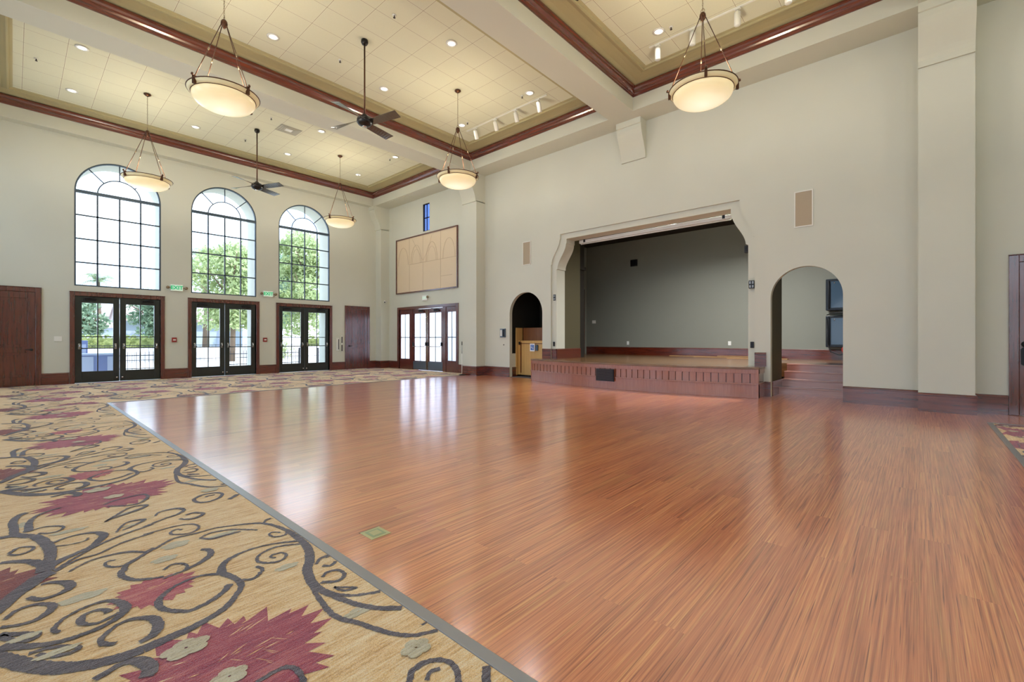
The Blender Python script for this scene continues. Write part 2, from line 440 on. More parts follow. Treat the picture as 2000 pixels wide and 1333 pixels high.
# -- ceiling: unseen lid added to block the sun, beams, acoustic tile fields, coves and wooden crown mouldings
struct(MB().box(XL-.35, 10.75, YB-.3, YW+.88, 7.42, 7.7).build('ceiling', 'beam_cream'))
BAYS = [(-.63, 9.9, 11.42, 16.6), (-.63, 9.9, 5.71, 10.75), (-.63, 9.9, 0, 5.05), (-.63, 9.9, -5.93, -.67)]
ZB = 6.65
for b in [(9.9, XS, YB, YW), (XL, -.63, YB, YW), (-.63, 9.9, 16.6, YW), (-.63, 9.9, YB, -5.93),
          (-.63, 9.9, 10.75, 11.42), (-.63, 9.9, 5.05, 5.71), (-.63, 9.9, -.67, 0)]:
    struct(MB().box(*b, ZB, 7.42).build('ceiling', 'beam_cream'))
tn = 0
for r in BAYS:
    struct(MB().box(r[0]+.6, r[1]-.6, r[2]+.6, r[3]-.6, 7.203, 7.26).build('ceiling', 'acoustic_tile'))
    struct(MB().ring([(0, 7.15), (.06, 7.185), (.2, 7.205), (.34, 7.205), (.44, 7.195), (.50, 7.17), (.53, 7.155), (.56, 7.155), (.565, 7.19), (.62, 7.195), (.62, 7.21)], r).build('ceiling', 'cove_olive'))
    tn += 1
    m = MB(); prof = [(0, 6.965), (.018, 6.965), (.022, 6.99), (.035, 7.0), (.04, 7.03), (.06, 7.06), (.085, 7.085), (.095, 7.12), (.112, 7.13), (.115, 7.165), (.08, 7.17), (0, 7.16)]
    x0, x1, y0, y1 = r
    for axis in (0, 1):                                   # grain follows the run
        full = MB().ring(prof, r)
        for f in full.f:
            k = [full.v[i] for i in f]
            runx = abs(k[0][1]-k[1][1]) < 1e-6 and abs(k[0][0]-k[1][0]) > 1
            if runx == (axis == 0):
                m.cur = axis; m.smooth = False; m.add(k, [(0, 1, 2, 3)])
    o = m.build('trim_%d' % tn, ['mahogany_x', 'mahogany_y']); struct(o)
# -- pilasters and corbels on the stage wall
def corbel(y0, y1, xb, xt, name):
    z0, z1 = 5.73, ZB
    pts = [(XS, z0), (xb, z0), (xb, z0+.03)]
    for i in range(13):
        t = i/12; pts.append((xb+(xt+.03-xb)*(3*t*t-2*t**3), z0+.04+(z1-.18-z0-.04)*t))
    pts += [(xt+.03, z1-.15), (xt, z1-.14), (xt, z1), (XS, z1)]
    return struct(MB().prism(pts, 'y', y0, y1).build(name, 'beam_cream'))
for y0, y1 in ((-.67, 0), (10.75, 11.42), (16.47, YW)):
    struct(MB().box(10.17, XS, y0, y1, 0, 5.75).build('wall_right', 'wall_cream'))
tn = 4
for y0, y1, xb, xt in ((-.67, 0, 10.13, 9.84), (10.75, 11.42, 10.13, 9.84), (16.47, YW, 10.13, 9.84), (5.03, 5.69, 10.52, 10.25)):
    tn += 1; corbel(y0, y1, xb, xt, 'trim_%d' % tn)
# thin soffit grille line on the perimeter soffit
# -- floors
STR = 1.17
fl = MB().box(XL, 15.6, YB, YW+.1, -.08, 0)
struct(fl.build('floor', 'strand_floor'))
# -- baseboards
def base(name, axis, p, a, b, side, z=0, h=.31):
    """axis 'x' runs along X at Y=p; axis 'y' runs along Y at X=p; side = direction it sticks out"""
    m = MB(); prof = [(0, z), (.022, z), (.022, z+h-.045), (.03, z+h-.04), (.03, z+h-.022), (.018, z+h-.012), (.014, z+h), (0, z+h)]
    if axis == 'y': m.prism([(p+side*d, q) for d, q in prof], 'y', a, b)
    else: m.prism([(p+side*d, q) for d, q in prof], 'x', a, b)
    return struct(m.build(name, 'mahogany_y' if axis == 'y' else 'mahogany_x'))
for a, b in ((.49, 1.0), (3.06, 3.63), (5.69, 6.23), (8.28, 8.80), (9.88, 10.17)):
    base('baseboard_far', 'x', YW, a, b, -1)
for a, b in ((-1.06, -.67), (0, 1.06), (9.64, 10.75), (11.42, 12.08), (15.85, 16.47)):
    base('baseboard_right', 'y', XS, a, b, -1)
base('baseboard_right', 'y', XS, 2.28, 2.40, -1)
for y0, y1 in ((-.67, 0), (10.75, 11.42), (16.47, YW)):
    base('baseboard_right', 'y', 10.17, y0-.02, y1, -1)
for y0 in (-.67, 10.75, 16.47):
    base('baseboard_right', 'x', y0, 10.17, XS, -1)
base('baseboard_right', 'y', XS, YB, -2.15, -1)
# stage-level boards on the wall beside and inside the opening
base('baseboard_stage', 'y', XS, 2.36, 2.58, -1, .63, .29)
base('baseboard_stage', 'y', XS, 8.0, 8.31, -1, .63, .29)
base('baseboard_stage', 'y', XS+.05, 7.83, 8.0, -1, .63, .29)
base('baseboard_stage', 'x', 7.83, XS+.05, 11.85, -1, .63, .29)
base('baseboard_stage', 'y', 15.3, .5, 9.8, -1, .63, .28)
base('baseboard_stage', 'x', 9.8, 12.2, 13.9, -1, .63, .28)
# -- stage house behind the wall
struct(MB().box(15.3, 15.45, .3, 10, 0, 5).build('wall_stage_back', 'stage_olive'))
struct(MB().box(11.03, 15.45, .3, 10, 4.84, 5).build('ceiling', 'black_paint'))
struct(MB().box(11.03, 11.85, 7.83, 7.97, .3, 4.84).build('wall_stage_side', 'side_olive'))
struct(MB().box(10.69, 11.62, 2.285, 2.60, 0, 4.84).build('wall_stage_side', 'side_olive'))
struct(MB().box(10.69, 15.3, .3, 1.055, 0, 4.84).build('wall_stage_side', 'stage_olive'))
struct(MB().box(12.2, 15.45, 9.8, 9.95, .3, 4.84).build('wall_stage_side', 'stage_olive'))
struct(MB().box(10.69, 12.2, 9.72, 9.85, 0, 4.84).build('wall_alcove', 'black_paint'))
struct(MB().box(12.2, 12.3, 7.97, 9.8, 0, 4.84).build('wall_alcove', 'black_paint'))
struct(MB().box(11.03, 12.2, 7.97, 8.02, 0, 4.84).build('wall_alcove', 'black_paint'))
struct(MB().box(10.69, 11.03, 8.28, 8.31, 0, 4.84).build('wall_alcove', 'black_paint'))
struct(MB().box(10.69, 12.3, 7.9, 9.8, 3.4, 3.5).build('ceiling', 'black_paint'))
struct(MB().box(10.69, 10.88, 9.645, 9.72, .3, .74).build('wall_alcove', 'wall_cream'))
base('baseboard_alcove', 'x', 9.645, 10.69, 10.9, -1)
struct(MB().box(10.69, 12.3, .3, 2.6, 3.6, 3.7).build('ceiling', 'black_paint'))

# ---- carpet: one surface with its tufted pattern
CARPET = json.loads('''{"S":[[[114.7,293.4,2.5],[113.6,263.3,4.0],[107.8,245.0,4.5],[101.6,233.9,4.2],[97.8,218.2,4.0],[99.2,205.2,3.0],[102.5,191.0,2.4],[107.4,179.7,2.6],[116.3,169.2,3.0]],[[96.4,216.4,1.5],[94.1,203.3,1.94],[92.9,186.2,2.15],[97.3,174.8,2.02],[100.1,165.5,2.0],[103.9,156.5,1.94],[108.5,150.8,1.62],[114.3,147.4,1.39],[118.1,145.6,1.2]],[[99.7,206.3,1.3],[104.5,197.1,1.3],[109.8,192.7,1.3],[116.9,188.8,1.3]],[[101.4,217.7,1.8],[102.2,216.8,1.7],[107.4,212.8,1.6],[112.5,216.1,1.5],[112.5,222.7,1.4],[108.0,224.8,1.3],[104.0,221.9,1.2]],[[107.6,237.0,1.3],[112.6,241.8,1.3],[116.1,240.1,1.3],[116.4,233.4,1.3],[112.0,230.1,1.3],[109.3,233.1,1.3]],[[115.4,243.1,2],[116.7,231.0,2]],[[103.4,208.7,0.9],[110.2,200.4,0.9],[105.0,202.9,0.9],[103.4,208.7,0.9]],[[116.7,161.2,2.5],[115.5,153.4,2.05],[117.5,148.1,1.6]],[[92.9,132.0,1.8],[96.1,135.0,1.8],[101.9,135.2,1.8],[106.5,132.1,1.8],[108.0,126.5,1.8],[105.5,120.9,1.8],[101.4,116.8,1.8],[95.6,115.2,1.8],[90.7,119.1,1.8],[89.9,127.9,1.8],[92.9,132.0,1.8]],[[97.1,127.4,1.2],[100.0,129.7,1.2],[103.6,128.5,1.2]],[[117.5,120.9,2.6],[115.7,117.0,2.6],[108.0,109.5,2.6]],[[85.5,330.0,0.8],[100.1,322.6,1.1],[109.5,313.2,1.6],[114.4,292.4,2.15],[114.5,268.0,2.6]],[[115.4,270.3,2.0],[104.0,278.0,1.2],[93.8,281.3,1.0],[84.9,280.6,1.5],[77.8,277.1,2.3],[73.4,271.3,3.0],[71.1,264.9,3.0]],[[72.5,267.9,3.0],[71.8,262.6,3.0],[73.9,254.4,2.77],[74.5,246.9,2.45],[73.1,241.0,2.23],[69.0,235.3,2.39],[63.1,228.6,2.68],[56.0,225.1,3.09],[49.8,223.1,3.82],[44.1,222.5,4.27],[38.7,221.9,4.64],[33.6,221.4,5.0]],[[33.6,221.4,5.0],[27.6,222.0,5.25],[21.0,224.2,5.5],[14.7,228.1,5.75],[10.7,231.9,6.0],[4.8,239.7,5.75],[-0.2,249.0,5.5],[-3.3,255.0,5.25],[-7.5,263.5,5.0]],[[71.0,263.5,2.5],[63.3,268.5,1.31],[56.4,268.1,1.2],[51.0,265.5,1.5],[46.3,260.5,2.13],[43.9,255.4,2.52],[44.2,248.6,2.3],[47.2,242.7,1.92],[51.5,237.9,1.87],[56.2,238.1,1.95],[61.3,239.9,1.87],[66.7,243.9,2.27],[70.8,248.9,3.0]],[[75.8,248.8,1.4],[79.4,246.1,1.4],[83.0,247.8,1.4],[85.0,250.4,1.4]],[[85.3,258.1,1.3],[86.7,253.9,1.3],[85.7,249.9,1.3]],[[111.9,267.7,1.0],[102.4,273.5,1.0],[94.8,272.6,1.0],[89.5,268.3,1.0],[88.2,262.1,1.0],[91.8,256.8,1.0],[96.4,255.1,1.0],[100.8,258.7,1.0],[100.6,264.0,1.0],[96.2,265.2,1.0],[94.4,262.8,1.0],[96.1,260.3,1.0]],[[114.4,292.4,0.8],[111.3,286.8,0.8],[106.0,288.3,0.8],[104.7,294.1,0.8],[107.5,296.4,0.8],[110.4,292.3,0.8]],[[108.4,314.4,1.2],[111.5,319.0,1.2],[115.1,320.2,1.2]],[[75.1,320.0,0.9],[81.6,323.3,0.9],[91.9,319.2,0.9],[102.3,306.7,0.9]],[[75.1,320.0,1.3],[79.2,313.8,1.3],[87.8,312.9,1.3],[94.6,312.5,1.3]],[[53.2,351.2,0.9],[65.9,351.8,0.9],[74.3,350.1,0.9],[78.7,345.3,0.9],[78.6,337.7,0.9],[73.2,332.6,0.9],[66.4,336.6,0.9],[64.8,341.9,0.9],[68.1,345.5,0.9],[71.0,342.4,0.9]],[[48.3,318.3,1.3],[54.7,323.2,1.18],[64.0,330.7,1.05],[74.3,329.6,0.93],[85.5,330.0,0.8]],[[52.1,289.7,1],[56.0,293.2,1],[59.9,290.8,1],[61.4,285.8,1],[59.5,280.2,1]],[[71.2,301.8,1.5],[73.8,298.9,2.3],[73.9,292.9,2.8],[70.1,287.1,2.68],[64.7,283.6,2.04],[58.9,280.9,1.4]],[[39.4,305.8,2.4],[37.1,303.4,2.4],[36.9,296.6,2.22],[39.7,289.4,1.68],[44.7,284.5,1.3],[50.7,281.3,1.0]],[[50.2,278.6,1],[52.1,279.8,1],[58.9,280.7,1]],[[37.7,302.8,2.4],[39.8,310.1,2.18],[43.8,314.2,1.91],[48.8,319.0,1.47],[49.7,320.7,1.29],[44.1,328.2,1.51],[37.9,331.1,1.33],[28.6,331.2,0.89],[20.8,325.4,0.8],[19.2,323.3,0.8]],[[40.2,310.9,0.9],[35.8,312.2,0.9],[32.5,318.2,0.9],[33.9,322.8,0.9],[36.9,321.9,0.9]],[[49.1,321.3,1],[53.8,324.5,1]],[[14.5,328.6,1.2],[23.0,337.3,1.12],[32.3,338.6,1.05],[43.1,346.4,0.98],[58.0,350.1,0.9]],[[14.0,330.6,1.2],[26.7,346.2,1.12],[37.3,355.7,1.05],[48.7,362.1,0.98],[60.6,366.0,0.9]],[[55.4,365.3,0.9],[67.4,372.0,0.98],[74.8,374.5,1.4],[80.0,381.1,2.0],[76.6,388.4,2.0],[68.0,388.6,1.13],[64.1,381.9,0.8]],[[74.1,364.5,1.0],[76.4,359.9,1.4],[81.7,358.2,1.8],[87.1,363.0,1.84],[83.3,369.5,1.52],[78.2,368.5,1.2]],[[8.1,399.0,4.5],[11.8,384.0,4.88],[13.8,368.8,4.75],[13.9,357.7,4.5],[13.0,347.2,4.5]],[[13.0,347.2,4.5],[11.6,341.4,6.0],[10.8,332.7,7.0]],[[13.8,329.3,7.0],[9.3,327.1,7.42],[5.0,319.6,7.17],[1.0,313.7,6.5],[-2.0,306.3,5.67],[-3.9,301.1,4.83],[-8.4,292.4,4.0]],[[12.1,338.5,6.0],[17.4,343.5,4.0],[23.7,348.1,3.0],[29.7,352.5,3.0],[34.4,360.5,4.0],[36.9,368.6,4.0],[33.6,377.2,2.4],[26.0,380.7,1.2],[19.2,378.8,1.2],[14.6,375.0,1.5]],[[-4.7,363.1,2.5],[0.8,359.5,3.0],[6.3,353.3,4.0],[11.6,341.4,6.0]],[[-11.4,414.4,2.5],[-5.3,409.1,3.5],[0.9,407.0,4.33],[7.1,398.5,5.0]],[[7.1,398.5,4.0],[0.9,408.5,3.68],[0.3,420.7,3.6],[-0.1,438.7,3.52],[2.7,450.8,3.32],[6.3,454.8,3.0]],[[6.3,409.0,4.0],[6.9,427.3,3.0],[9.6,439.3,2.0],[15.2,446.9,1.5],[22.9,451.0,1.0]],[[43.6,434.7,1.0],[50.5,440.7,1.2],[66.3,442.7,1.4],[67.8,431.2,1.6],[60.8,420.1,1.4],[52.6,422.5,1.2],[45.1,429.7,1.0]],[[40.2,394.0,0.8],[46.1,402.6,1.03],[55.7,414.6,1.37],[63.9,412.2,2.06],[60.9,406.7,2.11],[49.8,400.5,1.54],[43.6,397.7,1.14],[40.2,394.0,0.8]],[[42.5,367.3,0.8],[49.4,382.0,1.0],[57.7,380.2,2.2],[54.2,374.9,1.4],[45.8,368.5,0.8]],[[-1.8,375.1,1.2],[2.3,381.5,1.2],[7.6,377.0,1.2],[6.6,371.2,1.2],[2.2,369.3,1.2],[-1.8,373.8,1.2]],[[8.0,410.5,1],[12.7,412.1,1],[18.0,408.8,1],[21.5,403.2,1],[18.8,396.8,1],[14.2,397.0,1],[10.4,401.2,1]],[[15.6,369.5,0.7],[21.7,365.7,0.7],[28.2,365.8,0.7],[30.2,369.8,0.7]],[[9.0,316.3,1.5],[13.2,315.0,1.8],[17.9,308.6,3.6],[18.1,301.9,3.6],[13.8,298.5,2.0],[8.5,298.5,2.0],[4.5,304.8,2.0]],[[-2.4,288.2,1.5],[0.9,293.9,1.5],[5.9,294.8,1.6],[10.8,290.2,2.2],[11.6,284.7,3.0],[8.0,279.2,2.2],[3.2,277.9,1.6],[-3.7,281.6,1.6]],[[12.5,259.1,1.2],[11.2,263.5,1.5],[13.7,269.6,1.0],[19.0,273.9,1.0],[25.8,275.5,1.2],[31.0,271.7,2.2],[33.5,262.4,3.6],[32.0,256.9,3.0],[27.5,252.6,2.2],[22.2,250.5,2.2],[16.2,250.5,2.2],[10.5,251.7,2.4],[4.0,256.2,3.0],[-1.3,261.4,4.0],[-3.4,264.4,4.0]],[[28.0,262.2,2.4],[27.0,265.9,1.5],[23.8,268.6,1.0],[20.3,267.2,1.6],[19.0,262.9,2.4],[20.4,258.1,1.6],[23.9,255.7,1.2],[28.0,257.1,1.0],[30.9,259.0,1.0]],[[27.1,233.4,1.5],[23.8,236.3,2.0],[23.3,241.1,1.6],[26.7,245.6,1.2],[31.0,248.8,1.2],[36.1,247.2,2.0],[40.2,241.8,3.0],[40.2,233.7,3.6],[37.2,228.6,3.0],[33.2,227.3,2.2]],[[-3.6,275.3,2],[-0.3,271.7,2],[3.1,268.3,2],[6.8,263.8,2],[5.2,261.2,2],[2.4,262.9,2],[-1.3,268.4,2],[-3.6,273.8,2]],[[3.9,250.2,1.5],[9.3,248.9,1.5],[14.7,244.4,1.5],[16.9,240.5,1.5],[14.4,239.3,1.5],[10.1,241.4,1.5],[6.0,247.2,1.5]],[[19.0,213.9,2.4],[27.0,217.0,2.4],[31.3,214.1,4.0],[33.4,206.8,4.5],[31.3,202.1,4.5]]],"cream":[[44.7,209.7,8,6],[51.2,180.6,6,5],[104.2,143.9,6,5],[3.0,265.1,5,2.5],[11.3,243.4,7,2.2],[52.3,403.8,7,1.6],[50.5,375.5,5,1.4],[86.4,316.2,9,2],[63.1,320.1,7,5],[21.3,287.2,9,4],[101.4,182.2,7,3],[96.3,245.9,6,3],[23.3,391.9,9,3],[55.0,303.7,6,4],[4.2,426.7,3,6]]}''')
PER = 2.72
def carpet(name, rects, xreps):
    m = MB()
    z0 = .004
    for (x0, x1, y0, y1) in rects: m.box(x0, x1, y0, y1, -.02, z0)
    rnd = random.Random(3)
    clip = [-1e9]
    def inside(x, y): return y > clip[0] and any(x0+.002 < x < x1-.002 and y0+.002 < y < y1-.002 for x0, x1, y0, y1 in rects)
    ymin = min(r[2] for r in rects); ymax = max(r[3] for r in rects); xmin = min(r[0] for r in rects); xmax = max(r[1] for r in rects)
    def quad(ps, z):
        cx = sum(p[0] for p in ps)/len(ps); cy = sum(p[1] for p in ps)/len(ps)
        if not inside(cx, cy): return
        if not all(inside(*p) for p in ps):
            ps = [(min(max(p[0], xmin), xmax), min(max(p[1], ymin), ymax)) for p in ps]
            if not all(any(x0-.001 <= p[0] <= x1+.001 and y0-.001 <= p[1] <= y1+.001 for x0, x1, y0, y1 in rects) for p in ps): return
        m.add([(p[0], p[1], z) for p in ps], [list(range(len(ps)))])
    def smooth(pts, step):
        out = []; n = len(pts)
        for i in range(n-1):
            p0 = pts[max(i-1, 0)]; p1 = pts[i]; p2 = pts[i+1]; p3 = pts[min(i+2, n-1)]
            k = max(2, int(math.hypot(p2[0]-p1[0], p2[1]-p1[1])/step))
            for j in range(k):
                t = j/k
                out.append([.5*((2*p1[c])+(-p0[c]+p2[c])*t+(2*p0[c]-5*p1[c]+4*p2[c]-p3[c])*t*t+(-p0[c]+3*p1[c]-3*p2[c]+p3[c])*t**3) for c in range(3)])
        out.append(list(pts[-1])); return out
    def stroke(pts, ox, oy, mi, z, far):
        step = .05 if far else .009
        q = smooth([(p[0]/100, p[1]/100, p[2]/100) for p in pts], step)
        jag = 0 if far else .0028
        L, R = [], []
        for i, p in enumerate(q):
            a = q[max(i-1, 0)]; b = q[min(i+1, len(q)-1)]
            dx, dy = b[0]-a[0], b[1]-a[1]; d = math.hypot(dx, dy) or 1; nx, ny = -dy/d, dx/d
            w1 = p[2]*.5+rnd.uniform(-jag, jag)+jag; w2 = p[2]*.5+rnd.uniform(-jag, jag)+jag
            L.append((ox+p[0]+nx*w1, oy+p[1]+ny*w1)); R.append((ox+p[0]-nx*w2, oy+p[1]-ny*w2))
        m.cur = mi
        for i in range(len(q)-1): quad([L[i], R[i], R[i+1], L[i+1]], z)
    def flower(cx, cy, r, mi, z, n, far, seed, jag=.34, tip=.14):
        rr = random.Random(seed); m.cur = mi
        # spiky petals: triangles fanned round the centre, longer along the weave
        for k in range(n):
            a = 2*PI*k/n+rr.uniform(-.05, .05); rad = r*(1-jag*.5+rr.uniform(-jag*.25, jag*.5)*.8)
            w = PI/n*1.5; z += .00002
            b1 = (cx+math.cos(a-w)*rad*.84, cy+math.sin(a-w)*rad*.84*.95); b2 = (cx+math.cos(a+w)*rad*.84, cy+math.sin(a+w)*rad*.84*.95)
            tp = (cx+math.cos(a)*rad*(1+tip), cy+math.sin(a)*rad*(1+tip)*.95)
            quad([(cx, cy), b1, tp, b2], z)
    def blob(cx, cy, rx, ry, mi, z, seed):
        rr = random.Random(seed); m.cur = mi
        for k in range(5):
            a = 2*PI*k/5+.3; px, py = cx+math.cos(a)*rx*.55, cy+math.sin(a)*ry*.55
            z += .00002
            for j in range(10):
                a0, a1 = 2*PI*j/10, 2*PI*(j+1)/10
                quad([(px, py), (px+math.cos(a0)*rx*.5, py+math.sin(a0)*ry*.5), (px+math.cos(a1)*rx*.5, py+math.sin(a1)*ry*.5)], z)
    for (ix, ox, dy) in xreps:
        for k in range(-5, 7):
            oy = k*PER+dy
            if oy+4.6 < ymin or oy+.9 > ymax or ox-.7 > xmax or ox+1.3 < xmin: continue
            far = (oy > 4) or ix != 0
            clip[0] = 11.34 if (ix > 0 and ymax > 12) else -1e9
            flower(ox+.50, oy+1.86, .40, 2, z0+.0010, 30, far, 5)
            flower(ox-.16, oy+3.28, .30, 3, z0+.0011, 24, far, 9)
            flower(ox+.46, oy+2.70, .17, 4, z0+.0012, 18, far, 13)
            if ix: flower(ox-.55, oy+2.0, .33, 2, z0+.0003, 26, far, 15)
            if not far:                                    # tan and dark slits between petals
                rr = random.Random(21)
                for cx, cy, r, nn in ((.50, 1.86, .40, 46), (-.16, 3.28, .3, 20), (.46, 2.7, .17, 12)):
                    for _ in range(nn):
                        a = rr.uniform(0, 2*PI); r0 = r*rr.uniform(.15, .75); ln = rr.uniform(.03, .10)
                        x, y = ox+cx+math.cos(a)*r0, oy+cy+math.sin(a)*r0
                        aa = a*.35+rr.uniform(-.1, .1) if math.cos(a) > 0 else (a-PI)*.35
                        dx, dy2 = math.cos(aa)*ln, math.sin(aa)*ln; w = .0035
                        m.cur = rr.choice([0, 0, 4]); quad([(x, y), (x+dx*.5, y+dy2*.5-w), (x+dx, y+dy2), (x+dx*.5, y+dy2*.5+w)], z0+.0018+_*.000004)
            for qi, q in enumerate(CARPET['S']): stroke(q, ox, oy, 1, z0+.0024+qi*.00004, far)
            for i, (cx, cy, rx, ry) in enumerate(CARPET['cream']): blob(ox+cx/100, oy+cy/100, rx/100, ry/100, 5, z0+.0021 if i > 4 else z0+.0050, i)
    return m.build(name, ['carpet_tan', 'carpet_dark', 'carpet_red', 'carpet_brick', 'carpet_pink', 'carpet_cream'])
reps = [(0, 0, 0)]+[(i, i*1.36, (i % 2)*1.3) for i in range(1, 8)]
main = carpet('floor', [(XL, STR-.001, YB, 11.33), (XL, XS, 11.33, YW)], reps)
struct(main)
struct(carpet('floor', [(STR+.1, 9.33, YB, -.79)], [(i, i*1.36, (i % 2)*1.3) for i in range(0, 8)]))
# grey reducer strips along the carpet edges
def strip(name, x0, x1, y0, y1): return struct(MB().box(x0, x1, y0, y1, -.01, .008).build(name, 'grey_edge', bevel=.003))
strip('trim_9', STR, STR+.055, -.79, 11.33); strip('trim_10', STR, XS-.4, 11.28, 11.33)
strip('trim_11', STR, 9.385, -.79, -.735); strip('trim_12', 9.33, 9.385, YB, -.79)

# ================================================================== WINDOWS
def arched_window(n, loc, rz):
    """local: x along the wall, y into the wall, z up; origin at the floor line under the window's middle"""
    w = empty('window_%d' % n, loc, rz); struct(w)
    zs, zb, r = 5.23, 2.65, HW
    m = MB(); y0, y1 = .02, .09; t = .035
    path = [(-r, zb), (r, zb)]+arc(0, zs, r, 0, PI, 32)
    inn = [(-r+t, zb+t), (r-t, zb+t)]+arc(0, zs, r-t, 0, PI, 32)
    k = len(path)
    vs = [(p[0], y, p[1]) for y in (y0, y1) for p in path]+[(p[0], y, p[1]) for y in (y0, y1) for p in inn]
    fs = []
    for i in range(k):
        j = (i+1) % k
        fs += [(i, j, 2*k+j, 2*k+i), (k+i, k+j, 3*k+j, 3*k+i), (2*k+i, 2*k+j, 3*k+j, 3*k+i), (i, j, k+j, k+i)]
    m.add(vs, fs); m.box(-r, r, y0-.01, y1, zs-.045, zs+.035)
    m.build('window_frame', 'window_metal', w)
    g = MB(); q = .018; ya, yb = .035, .07
    for x in (-r/2, 0, r/2): g.box(x-q, x+q, ya, yb, zb, zs)
    for i in range(1, 4): z = zb+(zs-zb)*i/4; g.box(-r, r, ya, yb, z-q, z+q)
    ri = r/2
    a = arc(0, zs, ri, 0, PI, 20); g.tube([(p[0], .052, p[1]) for p in a], .016, 6)
    for an in (45, 90, 135):
        c, s_ = math.cos(math.radians(an)), math.sin(math.radians(an))
        g.tube([(c*ri, .052, zs+s_*ri), (c*(r-.01), .052, zs+s_*(r-.01))], .015, 6)
    g.build('muntins', 'window_metal', w)
    pn = MB(); loop = arch_loop(0, r-.02, zb+.02, zs); pn.add([(p[0], .053, p[1]) for p in loop], [list(range(len(loop)))]); pn.build('glass_pane', 'clear_glass', w)
    return w
def french_doors(n, loc, rz):
    d = empty('door_%d' % n, loc, rz); struct(d)
    m = MB(); W, H, t = 1.025, 2.48, .10
    m.box(-W, -W+t, -.03, .12, 0, H); m.box(W-t, W, -.03, .12, 0, H); m.box(-W+t, W-t, -.03, .12, H-t, H)
    m.box(-W-.008, W+.008, -.045, .0, H, H+.015)
    m.build('casing', 'mahogany_z', d, bevel=.006)
    for s in (-1, 1):
        xa, xb = (-.923, -.004) if s < 0 else (.004, .923)
        L = MB(); y0, y1 = .05, .10
        ga, gb = (xa+.14, xb-.135) if s < 0 else (xa+.135, xb-.14)
        L.box(xa, ga, y0, y1, .01, 2.378); L.box(gb, xb, y0, y1, .01, 2.378); L.box(ga, gb, y0, y1, .01, .315); L.box(ga, gb, y0, y1, 2.2, 2.378)
        leaf = L.build('door_leaf', 'door_green_black', d, bevel=.004)
        g = MB(); q = .012; xm = (ga+gb)/2
        g.box(xm-q, xm+q, y0+.01, y1-.01, .315, 2.2)
        for z in (.945, 1.27): g.box(ga, gb, y0+.01, y1-.01, z-q, z+q)
        g.build('muntins', 'door_green_black', leaf)
        MB().box(ga, gb, .073, .077, .315, 2.2).build('glass_pane', 'clear_glass', leaf)
        MB().tube([(ga-.03, .0, .99), (ga+.01, -.01, .95), (gb-.01, -.01, .95), (gb+.03, .0, .99)], .013, 8).build('push_bar', 'door_green_black', leaf)
        for xx in (ga-.05, gb+.05):
            h = MB(); h.box(xx-.022, xx+.022, .035, .05, .93, 1.08); h.tube([(xx, .035, 1.05), (xx, -.02, 1.04), (xx, -.025, .98), (xx-s*.0, .02, .95)], .011, 8)
            h.build('handle', 'chrome', leaf)
        b = MB(); xx = -.06 if s < 0 else .06; b.lathe([(.0, .0), (.022, 0), (.022, .03), (0, .03)], (xx, .02, .12), 12, 'y'); b.build('bolt', 'chrome', leaf)
        c = MB(); xc = xa+.30 if s < 0 else xb-.30; c.box(xc-.13, xc+.13, .0, .05, 2.26, 2.32); c.tube([(xc-.1, -.01, 2.31), (xc+.12, -.06, 2.36)], .012, 6); c.build('door_closer', 'dark_metal', leaf)
    return d
def panel_door(n, loc, rz, w=.86, handle_side=1, plate=False):
    d = empty('door_%d' % n, loc, rz); struct(d); H, t = 2.52, .11
    m = MB(); hw = w/2
    m.box(-hw-t, -hw, -.035, 0, 0, H); m.box(hw, hw+t, -.035, 0, 0, H); m.box(-hw, hw, -.035, 0, H-t, H); m.box(-hw-t-.006, hw+t+.006, -.045, 0, H, H+.015)
    m.build('casing', 'mahogany_z', d, bevel=.006)
    L = MB(); y0, y1 = -.022, 0; s = .13
    L.box(-hw+.003, -hw+s, y0, y1, .012, H-t-.003); L.box(hw-s, hw-.003, y0, y1, .012, H-t-.003)
    for a, b in ((.012, .24), (.86, 1.0), (H-t-.16, H-t-.003)): L.box(-hw+s, hw-s, y0, y1, a, b)
    leaf = L.build('door_leaf', 'mahogany_z', d, bevel=.004)
    for a, b in ((.24, .86), (1.0, H-t-.16)):
        p = MB(); p.box(-hw+s, hw-s, -.008, 0, a, b); p.box(-hw+s+.06, hw-s-.06, -.017, 0, a+.06, b-.06); p.build('door_panel', 'mahogany_z', leaf, bevel=.006)
    hx = handle_side*(hw-.07)
    h = MB()
    if plate:
        h.lathe([(0, 0), (.05, 0), (.05, .012), (0, .012)], (hx, -.036, 1.12), 20, 'y')
        h.prism([(hx+.055*math.cos(a*PI/8), .93+(.10 if math.sin(a*PI/8) > 0 else -.10)+.05*math.sin(a*PI/8)) for a in range(16)], 'y', -.036, -.022)
        h.tube([(hx, -.036, 1.02), (hx, -.085, 1.0), (hx, -.085, .88), (hx, -.036, .85)], .012, 8)
    else:
        h.lathe([(0, 0), (.03, 0), (.03, .012), (0, .012)], (hx, -.036, .93), 16, 'y'); h.tube([(hx, -.03, .93), (hx, -.08, .93), (hx-handle_side*.11, -.085, .93)], .01, 8)
    h.build('handle', 'dark_metal', leaf)
    return d
dn = wn = 0
for c in WC:
    wn += 1; arched_window(wn, (c, YW, 0), 0)
    dn += 1; french_doors(dn, (c, YW, 0), 0)
for c in LY:
    wn += 1; arched_window(wn, (XL, c, 0), PI/2)
    dn += 1; french_doors(dn, (XL, c, 0), PI/2)
dn += 1; panel_door(dn, (-.16, YW, 0), 0, 1.08, 1)
dn += 1; panel_door(dn, (9.34, YW, 0), 0, .86, -1)
dn += 1; panel_door(dn, (XS, -1.65, 0), -PI/2, .95, -1, True)
